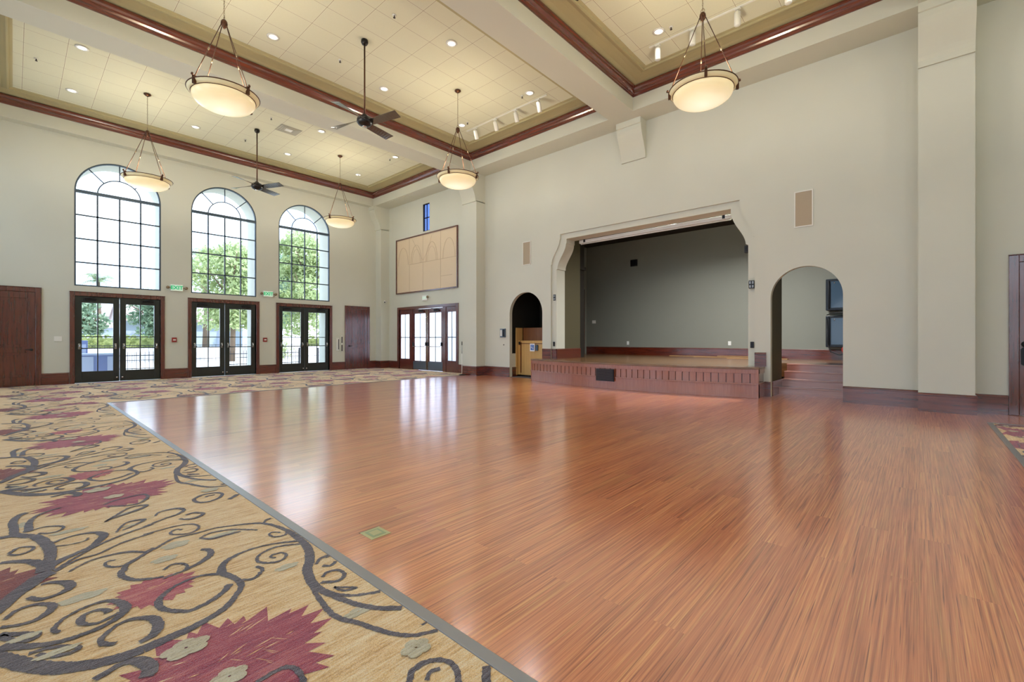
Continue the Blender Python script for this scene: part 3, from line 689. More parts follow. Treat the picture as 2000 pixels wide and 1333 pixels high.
dn += 1; sdr = panel_door(dn, (14.5, 9.8, .63), 0, 1.0, -1)
# entrance with two glazed leaves and two side lights on the stage wall
def entrance():
    global dn
    dn += 1; d = empty('door_%d' % dn, (XS, 0, 0), 0); struct(d)
    def bx(m, y0, y1, z0, z1, a=-.02, b=.10): return m.box(a, b, y0, y1, z0, z1)
    m = MB(); bx(m, 12.08, 12.18, 0, 2.49, -.03, .12); bx(m, 15.75, 15.85, 0, 2.49, -.03, .12); bx(m, 12.18, 15.75, 2.38, 2.49, -.03, .12)
    m.build('casing', 'mahogany_z', d, bevel=.006)
    m = MB(); bx(m, 12.80, 12.97, 0, 2.38, .0, .30); m.build('mullion', 'mahogany_z', d, bevel=.004)
    m = MB(); bx(m, 14.84, 14.99, 0, 2.38, .0, .30); m.build('mullion', 'mahogany_z', d, bevel=.004)
    for y0, y1 in ((12.18, 12.80), (14.99, 15.75)):
        f = MB(); s = .08
        bx(f, y0, y0+s, 0, 2.38, .02, .07); bx(f, y1-s, y1, 0, 2.38, .02, .07); bx(f, y0+s, y1-s, 0, .42, .02, .07); bx(f, y0+s, y1-s, 2.2, 2.38, .02, .07)
        fr = f.build('side_light', 'mahogany_z', d, bevel=.004)
        g = MB(); ym = (y0+y1)/2; bx(g, ym-.012, ym+.012, .42, 2.2, .03, .06); bx(g, y0+s, y1-s, 1.26, 1.284, .03, .06); g.build('muntins', 'window_metal', fr)
        MB().box(.043, .047, y0+s, y1-s, .42, 2.2).build('glass_pane', 'frosted_glass', fr)
    for y0, y1 in ((12.97, 13.90), (13.91, 14.84)):
        f = MB(); s = .11
        bx(f, y0, y0+s, .01, 2.37, .02, .07); bx(f, y1-s, y1, .01, 2.37, .02, .07); bx(f, y0+s, y1-s, .01, .36, .02, .07); bx(f, y0+s, y1-s, 2.2, 2.37, .02, .07)
        fr = f.build('door_leaf', 'mahogany_z', d, bevel=.004)
        g = MB(); ym = (y0+y1)/2; bx(g, ym-.012, ym+.012, .36, 2.2, .03, .06); bx(g, y0+s, y1-s, 1.26, 1.284, .03, .06); g.build('muntins', 'window_metal', fr)
        MB().box(.043, .047, y0+s, y1-s, .36, 2.2).build('glass_pane', 'frosted_glass', fr)
        MB().box(.012, .02, y0+.03, y1-.03, .03, .34).build('kick_plate', 'steel_plate', fr)
        MB().tube([(.0, y0+.06, 1.0), (-.06, y0+.10, .92), (-.06, y1-.10, .92), (.0, y1-.06, 1.0)], .014, 8).build('push_bar', 'chrome', fr)
        for yy in (y0+.055, y1-.055): MB().box(-.03, .02, yy-.03, yy+.03, .95, 1.08).build('bar_bracket', 'dark_metal', fr)
        yr = y1-.035 if y0 < 13.5 else y0+.035
        MB().tube([(-.005, yr, .06), (-.005, yr, 2.33)], .011, 8).build('latch_rod', 'chrome', fr)
        c = MB(); c.box(-.04, .02, y0+.2, y0+.48, 2.25, 2.31); c.tube([(-.05, y0+.25, 2.3), (-.09, y0+.55, 2.36)], .012, 6); c.build('door_closer', 'dark_metal', fr)
entrance()
# small high window over the picture
wn += 1; w = empty('window_%d' % wn, (XS, 13.955, 5.34), 0); struct(w)
m = MB(); m.box(.02, .07, -.205, -.18, 0, 1.05); m.box(.02, .07, .18, .205, 0, 1.05); m.box(.02, .07, -.18, .18, 0, .025); m.box(.02, .07, -.18, .18, 1.025, 1.05); m.build('window_frame', 'dark_metal', w)
m = MB(); m.box(.03, .06, -.18, .18, .50, .53); m.box(.03, .06, -.012, .012, .02, 1.03); m.build('muntins', 'dark_metal', w)
MB().box(.043, .047, -.18, .18, .02, 1.03).build('glass_pane', 'tinted_glass', w)

# ================================================================== STAGE
st = thing('stage_platform', 'low curved wooden stage apron in front of the big dark opening', 'stage', (10, 5.37, 0))
R_ = 9.82; CX = 9.64+R_; CY = 5.37
def front(off=0, n=40, y0=2.40, y1=8.34):
    pts = []
    for i in range(n+1):
        y = y0+(y1-y0)*i/n; r = R_-off; pts.append((CX-math.sqrt(r*r-(y-CY)**2), y))
    return pts
def loc(pts): return [(x-10, y-5.37) for x, y in pts]
deck = front(-.03, y0=2.38, y1=8.36); deck = deck+[(XS, 8.36), (XS, 7.80), (15.3, 7.80), (15.3, 2.62), (XS, 2.62), (XS, 2.38)]
MB().prism(loc(deck)[::-1], 'z', .585, .63).build('deck', 'stage_floor_wood', st, bevel=.006)
fp = front()
m = MB(); n = 42; P = front(0, n)
for i in range(n):
    (x0, y0), (x1, y1) = P[i], P[i+1]; g = .009
    m.prism(loc([(x0, y0+g), (x1, y1-g), (x1+.03, y1-g), (x0+.03, y0+g)]), 'z', .30, .50)
m.build('plank_front', 'fascia_wood', st)
bb = front(.028); m = MB(); m.prism(loc(bb+[(XS, 8.33), (XS, 2.41)]), 'z', 0, .585); m.build('inner_frame', 'mahogany_z', st)
top = front(-.014, y0=2.39, y1=8.35); m = MB(); m.prism(loc(top+[(XS, 8.35), (XS, 2.39)]), 'z', .495, .587); m.build('top_rail', 'fascia_wood', st, bevel=.004)
sk = front(-.018, y0=2.39, y1=8.35); m = MB(); m.prism(loc(sk+[(XS, 8.35), (XS, 2.39)]), 'z', 0, .275)
sk2 = front(-.042, y0=2.385, y1=8.355); m.prism(loc(sk2+[(XS, 8.355), (XS, 2.385)]), 'z', .275, .305); m.build('base_skirt', 'fascia_wood', st, bevel=.004)
for yy in (2.42, 8.32):
    i = (CX-math.sqrt(R_*R_-(yy-CY)**2)); MB().box(i-10-.02, i-10+.06, yy-5.37-.03, yy-5.37+.03, .0, .587).build('corner_post', 'fascia_wood', st, bevel=.003)
# air grille set in the stage front
yv = 5.62; xv = CX-math.sqrt(R_*R_-(yv-CY)**2)
t = thing('air_grille', 'dark louvred air grille set in the wooden stage front', 'vent', (xv-.08, yv, .19))
MB().box(0, .03, -.24, .24, 0, .29).build('grille_frame', 'dark_metal', t)
m = MB()
for i in range(9): m.box(-.008, .004, -.22, .22, .015+i*.030, .030+i*.030)
m.build('louvres', 'vent_dark', t)
# stage floor wings (behind the stage walls)
struct(MB().box(12.35, 15.3, 1.05, 2.62, .3, .629).build('floor_stage', 'stage_floor_wood'))
struct(MB().box(11.87, 15.3, 7.80, 9.8, .3, .629).build('floor_stage', 'stage_floor_wood'))
# steps in the right arch
t = thing('stage_steps', 'four pinkish wooden steps climbing inside the right arch', 'steps', (11.25, 1.67, 0))
for i in range(4):
    z = .1575*(i+1); x = .28*i
    MB().box(x, 1.15, -.60, .60, z-.1575, z-.03).build('riser', 'step_wood', t)
    MB().box(x-.025, x+.30 if i < 3 else 1.13, -.60, .60, z-.03, z).build('tread', 'step_wood', t, bevel=.006)
for s in (-1,):
    base('baseboard_alcove', 'x', 2.285, 10.69, 11.62, -1, 0, .31)
# loose boards on the stage
for i, (x, y, z, L, ry, lab) in enumerate(((14.95, 4.6, .63, 3.3, .0, 'longest loose wooden board lying along the back of the stage'), (14.55, 4.0, .63, 2.6, -.01, 'thin loose board lying in front of the longest board on the stage floor'), (14.93, 3.85, .656, 1.7, .0, 'short loose board stacked on top of the others at the right end'), (14.2, 3.75, .63, .9, .0, 'shortest loose board lying nearest the stage edge'))):
    o = MB().box(-.08, .08, -L/2, L/2, 0, .025).build('loose_board', 'old_board', None, bevel=.003); o.location = (x, y, z+.002); o.rotation_euler = (0, 0, ry*2)
    tag(o, lab, 'board', 'loose boards on the stage')
# projector screen housing
t = thing('projection_screen', 'rolled up white projector screen housing across the top of the stage opening', 'screen', (11.10, 5.25, 4.02))
MB().box(-.06, .06, -2.08, 2.08, -.035, .055).build('housing', 'white_metal', t, bevel=.01)
MB().tube([(0, -2.05, -.05), (0, 2.05, -.05)], .018, 8).build('bottom_bar', 'white_metal', t)
for s in (-1, 1): MB().box(-.07, .02, s*1.9-.03, s*1.9+.03, -.02, .065).build('bracket', 'dark_metal', t)
# small square loudspeaker at the right shoulder, junction boxes on the jambs
def wallbox(name, label, cat, x, y, z, w, h, d, matn, parts=None, group=None):
    """box on a wall facing -X"""
    t = thing(name, label, cat, (x, y, z), 0, group)
    MB().box(-d, 0, -w/2, w/2, -h/2, h/2).build('housing', matn, t, bevel=min(.006, d*.3))
    if parts: parts(t, w, h, d)
    return t
def p_outlet(t, w, h, d):
    for s in (-1, 1): MB().box(-d-.003, -d, -w*.22, w*.22, s*h*.22-h*.13, s*h*.22+h*.13).build('socket', 'black_plastic' if MATS else None, t)
def p_switch(t, w, h, d): MB().box(-d-.008, -d, -w*.15, w*.15, -h*.18, h*.18).build('toggle', 'plastic_white', t)
def p_plate(t, w, h, d):
    for a in (-1, 1):
        for b in (-1, 1): MB().box(-d-.006, -d, a*w*.24-w*.14, a*w*.24+w*.14, b*h*.24-h*.16, b*h*.24+h*.16).build('connector', 'grey_edge', t)
wallbox('corner_speaker', 'small black square speaker under the right shoulder of the stage opening', 'speaker', 11.0, 2.80, 3.2, .13, .16, .12, 'black_plastic', lambda t, w, h, d: MB().lathe([(0, -d-.004), (.045, -d-.004), (.05, -d)], (0, 0, 0), 16, 'x').build('cone', 'dark_metal', t))
wallbox('connector_plate', 'dark connector plate with four sockets on the wall right of the stage opening', 'wall plate', XS, 2.64, 2.37, .11, .17, .02, 'dark_metal', p_plate)
wallbox('connector_plate', 'dark narrow connector plate on the left jamb of the stage opening', 'wall plate', XS+.05, 7.90, 2.42, .08, .18, .02, 'dark_metal', p_plate)
wallbox('power_outlet', 'black outlet low on the left jamb of the stage opening', 'outlet', XS+.05, 7.92, 1.06, .07, .13, .012, 'dark_metal', p_outlet)
wallbox('power_outlet', 'black outlet on the cream wall just right of the stage opening', 'outlet', XS, 2.63, 1.08, .07, .13, .012, 'dark_metal', p_outlet)
wallbox('power_outlet', 'white outlet low on the left of the dark stage back wall', 'outlet', 15.3, 8.0, 1.06, .09, .13, .012, 'plastic_white', p_switch)
wallbox('power_outlet', 'white outlet low on the right of the dark stage back wall', 'outlet', 15.3, 4.46, 1.07, .09, .13, .012, 'plastic_white', p_switch)
wallbox('light_switch', 'white switch plate at the far left of the dark stage back wall', 'switch', 15.3, 9.46, 1.88, .16, .12, .012, 'plastic_white', p_switch)
wallbox('wall_speaker', 'small black speaker high on the dark stage back wall', 'speaker', 15.3, 7.75, 4.0, .26, .24, .05, 'black_plastic', lambda t, w, h, d: MB().box(-d-.004, -d, -w*.42, w*.42, -h*.4, h*.4).build('grille', 'dark_metal', t))
wallbox('control_box', 'metal control box with round dials on the wall left of the small arch', 'control panel', XS, 9.91, 1.40, .22, .28, .05, 'steel_plate', lambda t, w, h, d: (MB().box(-d-.006, -d, -w*.45, -w*.05, -h*.42, h*.42).build('keypad', 'dark_metal', t), MB().box(-d-.004, -d, w*.05, w*.42, -h*.35, h*.35).build('cover', 'white_metal', t)))
wallbox('key_switch', 'tiny round switch on the wall below the metal control box', 'switch', XS, 9.89, 1.02, .035, .035, .01, 'dark_metal')
for y, z, lab in ((1.695, 3.805, 'tan fabric speaker grille high on the wall above the right arch'), (8.92, 3.84, 'tan fabric speaker grille high on the wall above the left arch')):
    t = thing('wall_speaker_grille', lab, 'speaker grille', (XS, y, z), 0, 'recessed wall speaker grilles')
    m = MB(); w, h = .16, .36
    for q in ((-w, -w+.02, -h, h), (w-.02, w, -h, h), (-w+.02, w-.02, h-.02, h), (-w+.02, w-.02, -h, -h+.02)): m.box(-.02, 0, *q)
    m.build('rim', 'white_metal', t); MB().box(-.012, 0, -w+.02, w-.02, -h+.02, h-.02).build('cloth', 'grille_tan', t)
# equipment cabinets on stage right
def cabinet(z, h, lab, x=14.9):
    t = thing('loudspeaker_cabinet', lab, 'loudspeaker', (x, 1.52, z), 0, 'hanging loudspeaker cabinets')
    MB().box(0, .38, -.36, .36, 0, h).build('housing', 'led_bezel', t, bevel=.02)
    MB().box(-.012, 0, -.30, .24, .07, h-.07).build('front_panel', 'equipment_blue', t, bevel=.004)
    MB().tube([(-.02, .28, .05), (-.06, .28, .1), (-.06, .28, h-.1), (-.02, .28, h-.05)], .012, 8).build('side_handle', 'dark_metal', t)
    for yy in (.16, -.25): MB().lathe([(0, 0), (.018, 0), (.018, .01), (0, .01)], (-.022, yy, h-.11), 12, 'x').build('bolt', 'chrome', t)
cabinet(1.98, .86, 'upper dark blue loudspeaker cabinet hanging inside the right arch'); cabinet(.98, .86, 'lower dark blue loudspeaker cabinet inside the right arch')
m = MB(); m.tube([(14.85, 1.85, 1.86), (14.8, 1.6, 1.92), (14.84, 1.4, 1.9), (14.8, 1.28, 1.95)], .014, 6); m.tube([(14.83, 1.84, 1.75), (14.8, 1.83, 1.1), (14.78, 1.75, .86), (14.75, 1.55, .78), (14.75, 1.35, .86)], .014, 6)
tag(m.build('speaker_cable', 'black_plastic'), 'black cable looping down beside the lower loudspeaker cabinet', 'cable')
m = MB(); m.lathe([(.06, .0), (.10, .0), (.10, .04), (.06, .04)], (14.78, 1.42, .92), 16, 'x', True); tag(m.build('cable_coil', 'red_plastic'), 'small orange red cable coil under the lower loudspeaker cabinet', 'cable')

# ================================================================== LIFT in the left arch
t = thing('wheelchair_lift', 'tan wooden wheelchair lift with low gate inside the left arch', 'lift', (11.0, 8.95, 0))
m = MB(); m.box(0, .06, -.64, .66, .05, 1.155); gate = m.build('gate', 'lift_wood', t, bevel=.008)
m = MB(); m.box(-.02, 0, .56, .60, .12, 1.10); m.box(-.02, 0, -.64, .60, 1.05, 1.075); m.build('gate_trim', 'lift_wood_dark', gate)
MB().box(-.03, -.0, .60, .66, .06, 1.16).build('gate_stile', 'lift_wood', gate)
MB().box(-.14, .18, .665, .70, .05, 1.57).build('side_panel', 'lift_wood', t, bevel=.006)
MB().box(.20, .24, -.90, .66, .05, 1.57).build('back_panel', 'lift_wood_dark', t, bevel=.006)
MB().box(.04, 1.1, -.85, .66, .008, .05).build('platform', 'dark_metal', t)
MB().box(-.05, 0, -.14, -.05, .84, 1.02).build('latch', 'equipment_blue', t, bevel=.01)
MB().box(-.035, .0, .60, .655, 1.02, 1.12).build('hinge', 'dark_metal', t)
s = thing('accessibility_sign', 'blue and white wheelchair symbol sign on the lift gate', 'sign', (10.964, 9.03, .94))
MB().box(-.004, .014, -.095, .095, -.12, .12).build('sign_board', 'paper_white', s)
MB().box(-.006, -.004, -.065, .065, -.085, .085).build('blue_field', 'blue_sign', s)
m = MB(); m.lathe([(.012, -.008), (0, -.0085)], (0, .008, .06), 12, 'x'); m.tube([(-.008, .008, .045), (-.008, .008, .0), (-.008, -.025, .0), (-.008, -.04, -.045)], .006, 6)
m.tube([(-.008, .01-.035*math.cos(a/8*PI*1.5-.4), -.02+.035*math.sin(-a/8*PI*1.5-.9)) for a in range(9)], .005, 6); m.build('symbol', 'paper_white', s)
o = MB().box(10.62, 10.98, 8.36, 9.60, 0, .008).build('threshold_mat', 'mat_grey', None); tag(o, 'flat grey threshold mat on the floor before the lift', 'mat')

# ================================================================== PICTURE, EXIT SIGNS, SMALL WALL THINGS
t = thing('relief_panel', 'large tan relief panel in a dark frame above the entrance doors', 'wall panel', (XS, 14.01, 3.03), 0)
m = MB(); W, H, f = 1.91, 2.22, .05
m.box(-.05, 0, -W, -W+f, 0, H); m.box(-.05, 0, W-f, W, 0, H); m.box(-.05, 0, -W+f, W-f, 0, f); m.box(-.05, 0, -W+f, W-f, H-f, H); m.build('frame', 'mahogany_z', t, bevel=.006)
mat('relief_tan', (226, 204, 172), .6); mat('relief_line', (196, 170, 138), .7)
MB().box(-.02, 0, -W+f, W-f, f, H-f).build('panel', 'relief_tan', t)
m = MB(); e = .008
for y in (-.95, .12, 1.0): m.box(-.023, -.02, y-e, y+e, f, H-f)
m.box(-.023, -.02, -W+f, 1.0, 1.13-e, 1.13+e); m.box(-.023, -.02, -1.6, -.95, .5-e, .5+e)
for cy in (-1.42, -.42, .55, 1.42): m.tube([(-.021, cy+.34*math.cos(a*PI/14), 1.13+.0+.72*math.sin(a*PI/14)) for a in range(15)], .007, 5)
for cy in (-.42, .55): m.tube([(-.021, cy+.26*math.cos(a*PI/14), 1.13+.55*math.sin(a*PI/14)) for a in range(15)], .005, 5)
m.tube([(-.021, .12, 1.2), (-.021, -.2, 1.55), (-.021, -.42, 2.1)], .005, 5); m.tube([(-.021, .12, 1.2), (-.021, .5, 1.7), (-.021, .8, 2.1)], .005, 5)
m.build('relief_lines', 'relief_line', t)
def exit_sign(loc_, rz, lab, lit=True):
    t = thing('exit_sign', lab, 'exit sign', loc_, rz, 'exit signs over the doors')
    MB().box(-.16, .16, -.05, 0, -.1, .1).build('housing', 'plastic_white', t, bevel=.006)
    f = MB().box(-.145, .145, -.054, -.05, -.085, .085).build('face', 'sign_face' if lit else 'plastic_white', t)
    text_mesh('lettering', 'EXIT', .15, 'sign_green', f, (0, -.056, 0), (PI/2, 0, 0))
    for s in (-1, 1):
        h = MB(); h.tube([(s*.16, -.03, .0), (s*.20, -.04, .01)], .01, 6); h.lathe([(.0, 0), (.04, 0), (.045, -.05), (0, -.055)], (s*.23, -.05, .0), 14, 'y'); h.build('lamp_head', 'bronze_pale', t)
exit_sign((3.35, YW, 2.77), 0, 'green lit exit sign between the first and second terrace doors'); exit_sign((5.96, YW, 2.78), 0, 'green lit exit sign between the second and third terrace doors')
t = thing('exit_sign', 'white exit sign seen edge on above the glazed entrance doors', 'exit sign', (XS, 13.98, 2.78), -PI/2, 'exit signs over the doors')
MB().box(-.17, .15, -.05, 0, -.1, .1).build('housing', 'plastic_white', t, bevel=.006)
text_mesh('lettering', 'EXIT', .13, 'sign_face', t, (0, -.053, 0), (PI/2, 0, 0))
MB().lathe([(.0, 0), (.04, 0), (.045, -.05), (0, -.055)], (.2, -.05, .02), 14, 'y').build('lamp_head', 'bronze_pale', t)
def wb(name, lab, cat, x, z, w, h, d, matn, extra=None, group=None):
    """box on the window wall"""
    t = thing(name, lab, cat, (x, YW, z), 0, group); MB().box(-w/2, w/2, -d, 0, -h/2, h/2).build('housing', matn, t, bevel=.004)
    if extra: extra(t, w, h, d)
    return t
wb('light_switch', 'cream double switch plate between the left wooden door and first terrace door', 'switch', .79, 1.21, .15, .13, .012, 'plastic_white', lambda t, w, h, d: [MB().box(s*.035-.012, s*.035+.012, -d-.006, -d, -.03, .03).build('toggle', 'plastic_white', t) for s in (-1, 1)])
for x, lab in ((3.29, 'red fire alarm pull station right of the first terrace door'), (5.86, 'red fire alarm pull station right of the second terrace door')):
    wb('fire_alarm_pull', lab, 'fire alarm', x, 1.18, .12, .14, .05, 'red_plastic', lambda t, w, h, d: MB().box(-.035, .035, -d-.01, -d, -.02, .02).build('pull_handle', 'plastic_white', t), 'fire alarm pulls on the window wall')
t = wb('folded_rack', 'white slotted wall bracket beside the far brown door', 'wall bracket', 8.50, 1.0, .13, .50, .03, 'white_metal')
MB().box(.02, .05, -.034, -.03, -.2, .2).build('slot', 'dark_metal', t)
t = wb('switch_strip', 'tall narrow dark control strip beside the far brown door', 'control panel', 8.67, 1.02, .06, .62, .03, 'white_metal')
for a, b in ((.03, .28), (-.29, -.04)): MB().box(-.02, .02, -.036, -.03, a, b).build('cover', 'dark_metal', t)
t = thing('security_camera', 'small white security camera on the wall near the far corner', 'camera', (10.35, 16.47, 2.74))
MB().lathe([(.0, 0), (.05, 0), (.05, -.02), (0, -.02)], (0, 0, .03), 16, 'y').build('mount', 'plastic_white', t)
MB().tube([(0, -.02, .03), (0, -.06, .03), (-.03, -.1, 0)], .012, 8).build('arm', 'plastic_white', t); MB().tube([(.03, -.06, .01), (-.11, -.18, -.02)], .035, 12).build('body', 'plastic_white', t); MB().tube([(-.11, -.18, -.02), (-.115, -.184, -.021)], .026, 12).build('lens', 'black_plastic', t)
# thin stand
t = thing('microphone_stand', 'thin white pole stand with a black base by the left pilaster', 'stand', (10.03, 11.30, 0))
MB().lathe([(0, .045), (.02, .04), (.105, .022), (.112, .012), (.112, .0), (0, 0)], (0, 0, 0), 24).build('base', 'black_plastic', t)
MB().tube([(0, 0, .03), (0, 0, .72)], .012, 8).build('pole', 'plastic_white', t); MB().tube([(0, 0, .72), (0, 0, 1.0)], .008, 8).build('upper_pole', 'grey_edge', t)
MB().tube([(0, 0, 1.0), (0, 0, 1.02), (0, 0, 1.11), (0, 0, 1.13)], [.008, .016, .014, .006], 10).build('grip', 'dark_metal', t)
# floor outlet
t = thing('floor_outlet', 'square brass green floor box set in the wood floor', 'floor outlet', (1.50, 2.49, 0), 0)
m = MB(); m.box(-.066, .066, -.07, .07, 0, .003); m.build('cover_plate', 'floor_plate', t, bevel=.001)
m = MB(); m.box(-.045, .045, -.048, .048, .003, .004); m.build('lid', 'floor_plate_inner', t)
m = MB(); m.box(-.03, .03, -.032, .032, .004, .0048); m.build('inner_lid', 'floor_plate', t)
MB().box(-.07, .066, .07, .074, 0, .002).build('seam', 'vent_dark', t)

# ================================================================== PENDANT LAMPS
def pendant():
    t = empty('pendant_lamp')
    MB().lathe([(0, 0), (.07, 0), (.075, -.02), (.05, -.04), (.02, -.06), (0, -.06)], seg=24).build('canopy', 'bronze', t)
    m = MB(); z = -.06; k = 0
    while z > -.84:
        c = Vector((0, 0, z-.02)); pts = []
        for i in range(10):
            a = 2*PI*i/10; x = .009*math.cos(a); q = .024*math.sin(a); pts.append(c+(Vector((x, 0, q)) if k % 2 else Vector((0, x, q))))
        m.tube(pts, .0028, 5, closed=True); z -= .038; k += 1
    m.tube([(0, .03*math.cos(a*PI/7), -.865+.03*math.sin(a*PI/7)) for a in range(14)], .004, 6, closed=True)
    m.build('chain', 'bronze_pale', t)
    MB().lathe([(0, -.89), (.03, -.895), (.045, -.92), (.05, -.96), (.035, -1.0), (.02, -1.015), (.015, -1.03), (0, -1.035)], seg=20).build('hub', 'bronze', t)
    for i in range(4):
        a = PI/2*i+.42; c, s = math.cos(a), math.sin(a)
        p0 = Vector((c*.04, s*.04, -.96)); p1 = Vector((c*.485, s*.485, -2.06))
        rod = MB().tube([p0, p1], .0065, 8).build('rod', 'bronze', t)
        q = p0.lerp(p1, .48); q2 = p0.lerp(p1, .52); MB().tube([q, q2], .012, 8).build('collar', 'bronze_pale', rod)
        b = MB(); b.add([(c*.47-s*w, s*.47+c*w, z_) for w in (-.02, .02) for z_ in (-2.05, -2.17)]+[(c*.51-s*w, s*.51+c*w, z_) for w in (-.02, .02) for z_ in (-2.05, -2.17)], [(0, 1, 3, 2), (4, 6, 7, 5), (0, 4, 5, 1), (2, 3, 7, 6), (0, 2, 6, 4), (1, 5, 7, 3)])
        b.lathe([(0, -2.06), (.016, -2.055), (.02, -2.04), (.012, -2.02), (0, -2.015)], (c*.52, s*.52, 0), 10); b.build('clip', 'bronze', rod)
    MB().tube([(.5*math.cos(a*PI/24), .5*math.sin(a*PI/24), -2.085) for a in range(48)], .008, 6, closed=True).build('outer_ring', 'bronze', t)
    MB().tube([(.442*math.cos(a*PI/24), .442*math.sin(a*PI/24), -2.145) for a in range(48)], .007, 6, closed=True).build('inner_ring', 'bronze', t)
    MB().lathe([(.44, -2.14), (.455, -2.145), (.475, -2.12), (.495, -2.095), (.497, -2.085), (.47, -2.10), (.44, -2.125)], seg=48, closed=True).build('flange', 'bowl_flange', t)
    prof = []
    for i in range(15):
        u = i/14; prof.append((.44*math.sin(u*PI/2)**.9 if u else 0.0001, -2.335+.19*(u**2.0)*1.0))
    inner_ = [(max(r-.006, .0001), z+.008) for r, z in prof][::-1]
    MB().lathe(prof+inner_, seg=48).build('bowl', 'alabaster_glass', t)
    return t
PL = [((2.2, 14.0), 'hanging bowl lamp in the window-side coffer before the first arched window'), ((7.16, 14.03), 'hanging bowl lamp in the window-side coffer before the third arched window'),
      ((2.26, 8.24), 'large hanging bowl lamp at upper left in the middle coffer'), ((7.18, 8.24), 'hanging bowl lamp in the middle coffer near the left pilaster'),
      ((7.22, 2.5), 'hanging bowl lamp at upper right in front of the stage wall'), ((2.2, 2.5), 'unseen bowl lamp added for light in the nearest coffer over the carpet edge'),
      ((2.2, -3.3), 'unseen bowl lamp added for light in the rear coffer on the carpet side'), ((7.2, -3.3), 'unseen bowl lamp added for light in the rear coffer on the stage side')]  # the last three hang out of view, added for light
p0 = pendant()
for i, ((x, y), lab) in enumerate(PL):
    o = p0 if i == 0 else copy_tree(p0); o.location = (x, y, 7.2); tag(o, lab, 'pendant lamp', 'hanging alabaster bowl lamps')
    ld = bpy.data.lights.new('bowl_bulb', 'POINT'); ld.energy = P_BOWL; ld.color = (1, .94, .84); ld.shadow_soft_size = .12
    lo = bpy.data.objects.new('bowl_bulb', ld); COL.objects.link(lo); lo.location = (x, y, 7.2-2.02)
# ================================================================== CEILING FANS
def fan():
    t = empty('ceiling_fan')
    MB().lathe([(0, 0), (.065, 0), (.07, -.05), (.05, -.09), (.02, -.1), (0, -.1)], seg=24).build('canopy', 'fan_dark', t)
    MB().tube([(0, 0, -.08), (0, 0, -1.52)], .016, 12).build('downrod', 'bronze', t)
    m = MB(); m.lathe([(0, -1.50), (.05, -1.50), (.06, -1.53), (.13, -1.56), (.15, -1.60), (.15, -1.66), (.12, -1.70), (.06, -1.73), (0, -1.735)], seg=32); m.build('motor_housing', 'fan_dark', t)
    MB().lathe([(0, -1.73), (.05, -1.73), (.045, -1.745), (0, -1.75)], seg=20).build('cap', 'chrome', t)
    for i in range(4):
        a = PI/2*i; ux, uy = math.cos(a), math.sin(a); px, py = -uy, ux; m = MB(); n = 10; vs = []
        for k in range(n+1):
            u = k/n; r = .10+.70*u; w = .06+.04*u; off = .07*(1-u); tw = -math.radians(34-22*u)
            for s in (-1, 1):
                dx = s*w*math.cos(tw)+off; dz = s*w*math.sin(tw)
                for th in (0, .008): vs.append((ux*r+px*dx, uy*r+py*dx, -1.63+dz+th))
        fs = []
        for k in range(n):
            b = k*4; fs += [(b, b+4, b+6, b+2), (b+1, b+3, b+7, b+5), (b, b+1, b+5, b+4), (b+2, b+6, b+7, b+3)]
        fs += [(0, 2, 3, 1), (n*4, n*4+1, n*4+3, n*4+2)]
        m.add(vs, fs); m.build('blade', 'fan_blade', t)
    return t
f0 = fan()
for i, (x, y, a, lab) in enumerate(((4.72, 8.24, -70, 'dark four bladed ceiling fan hanging in the middle coffer'), (4.67, 14.03, -60, 'dark four bladed ceiling fan in the window-side coffer before the middle window'), (4.7, 2.5, 172, 'ceiling fan of which one dark blade shows at the top edge'))):
    o = f0 if i == 0 else copy_tree(f0); o.location = (x, y, 7.2); o.rotation_euler = (0, 0, math.radians(a)); tag(o, lab, 'ceiling fan', 'ceiling fans')
# ================================================================== DOWNLIGHTS, SPRINKLERS, TRACK LIGHTS
def downlight():
    t = empty('recessed_downlight')
    MB().lathe([(.075, 0), (.11, 0), (.115, -.006), (.075, -.012)], seg=28, closed=True).build('trim_ring', 'white_metal', t)
    MB().disc(.078, (0, 0, -.004), 24).build('lens', 'lamp_face', t); return t
d0 = downlight(); first = True
CN = {15.15: ('window-side coffer', 'window-side row'), 12.77: ('window-side coffer', 'near row'), 9.49: ('middle coffer', 'far row'), 7.02: ('middle coffer', 'near row'), 3.75: ('nearest coffer', 'far row'), 1.3: ('nearest coffer', 'near row'), -1.9: ('rear coffer', 'far row'), -4.6: ('rear coffer', 'near row')}  # rear coffer downlights are unseen, added for more light
XN = {8.42: 'closest to the stage wall', 5.95: 'second from the stage wall', 3.45: 'third from the stage wall', .95: 'farthest from the stage wall'}
for y, (cf, rw) in CN.items():
    for x, xn in XN.items():
        o = d0 if first else copy_tree(d0); first = False
        o.location = (x, y, 7.2); tag(o, 'round recessed downlight in the %s, %s, %s' % (cf, rw, xn), 'downlight', 'recessed ceiling downlights')
        ld = bpy.data.lights.new('downlight_lamp', 'AREA'); ld.shape = 'DISK'; ld.size = .15; ld.energy = P_DOWN; ld.color = (1, .97, .93); ld.spread = math.radians(150)
        lo = bpy.data.objects.new('downlight_lamp', ld); COL.objects.link(lo); lo.location = (x, y, 7.18)
def sprinkler():
    t = empty('fire_sprinkler')
    MB().lathe([(0, 0), (.035, 0), (.038, -.006), (.0, -.012)], seg=16).build('plate', 'white_metal', t)
    m = MB(); m.tube([(0, 0, -.01), (0, 0, -.05)], .01, 8); m.lathe([(0, -.05), (.022, -.05), (.022, -.055), (0, -.055)], seg=12); m.build('head', 'vent_dark', t); return t
s0 = sprinkler(); first = True
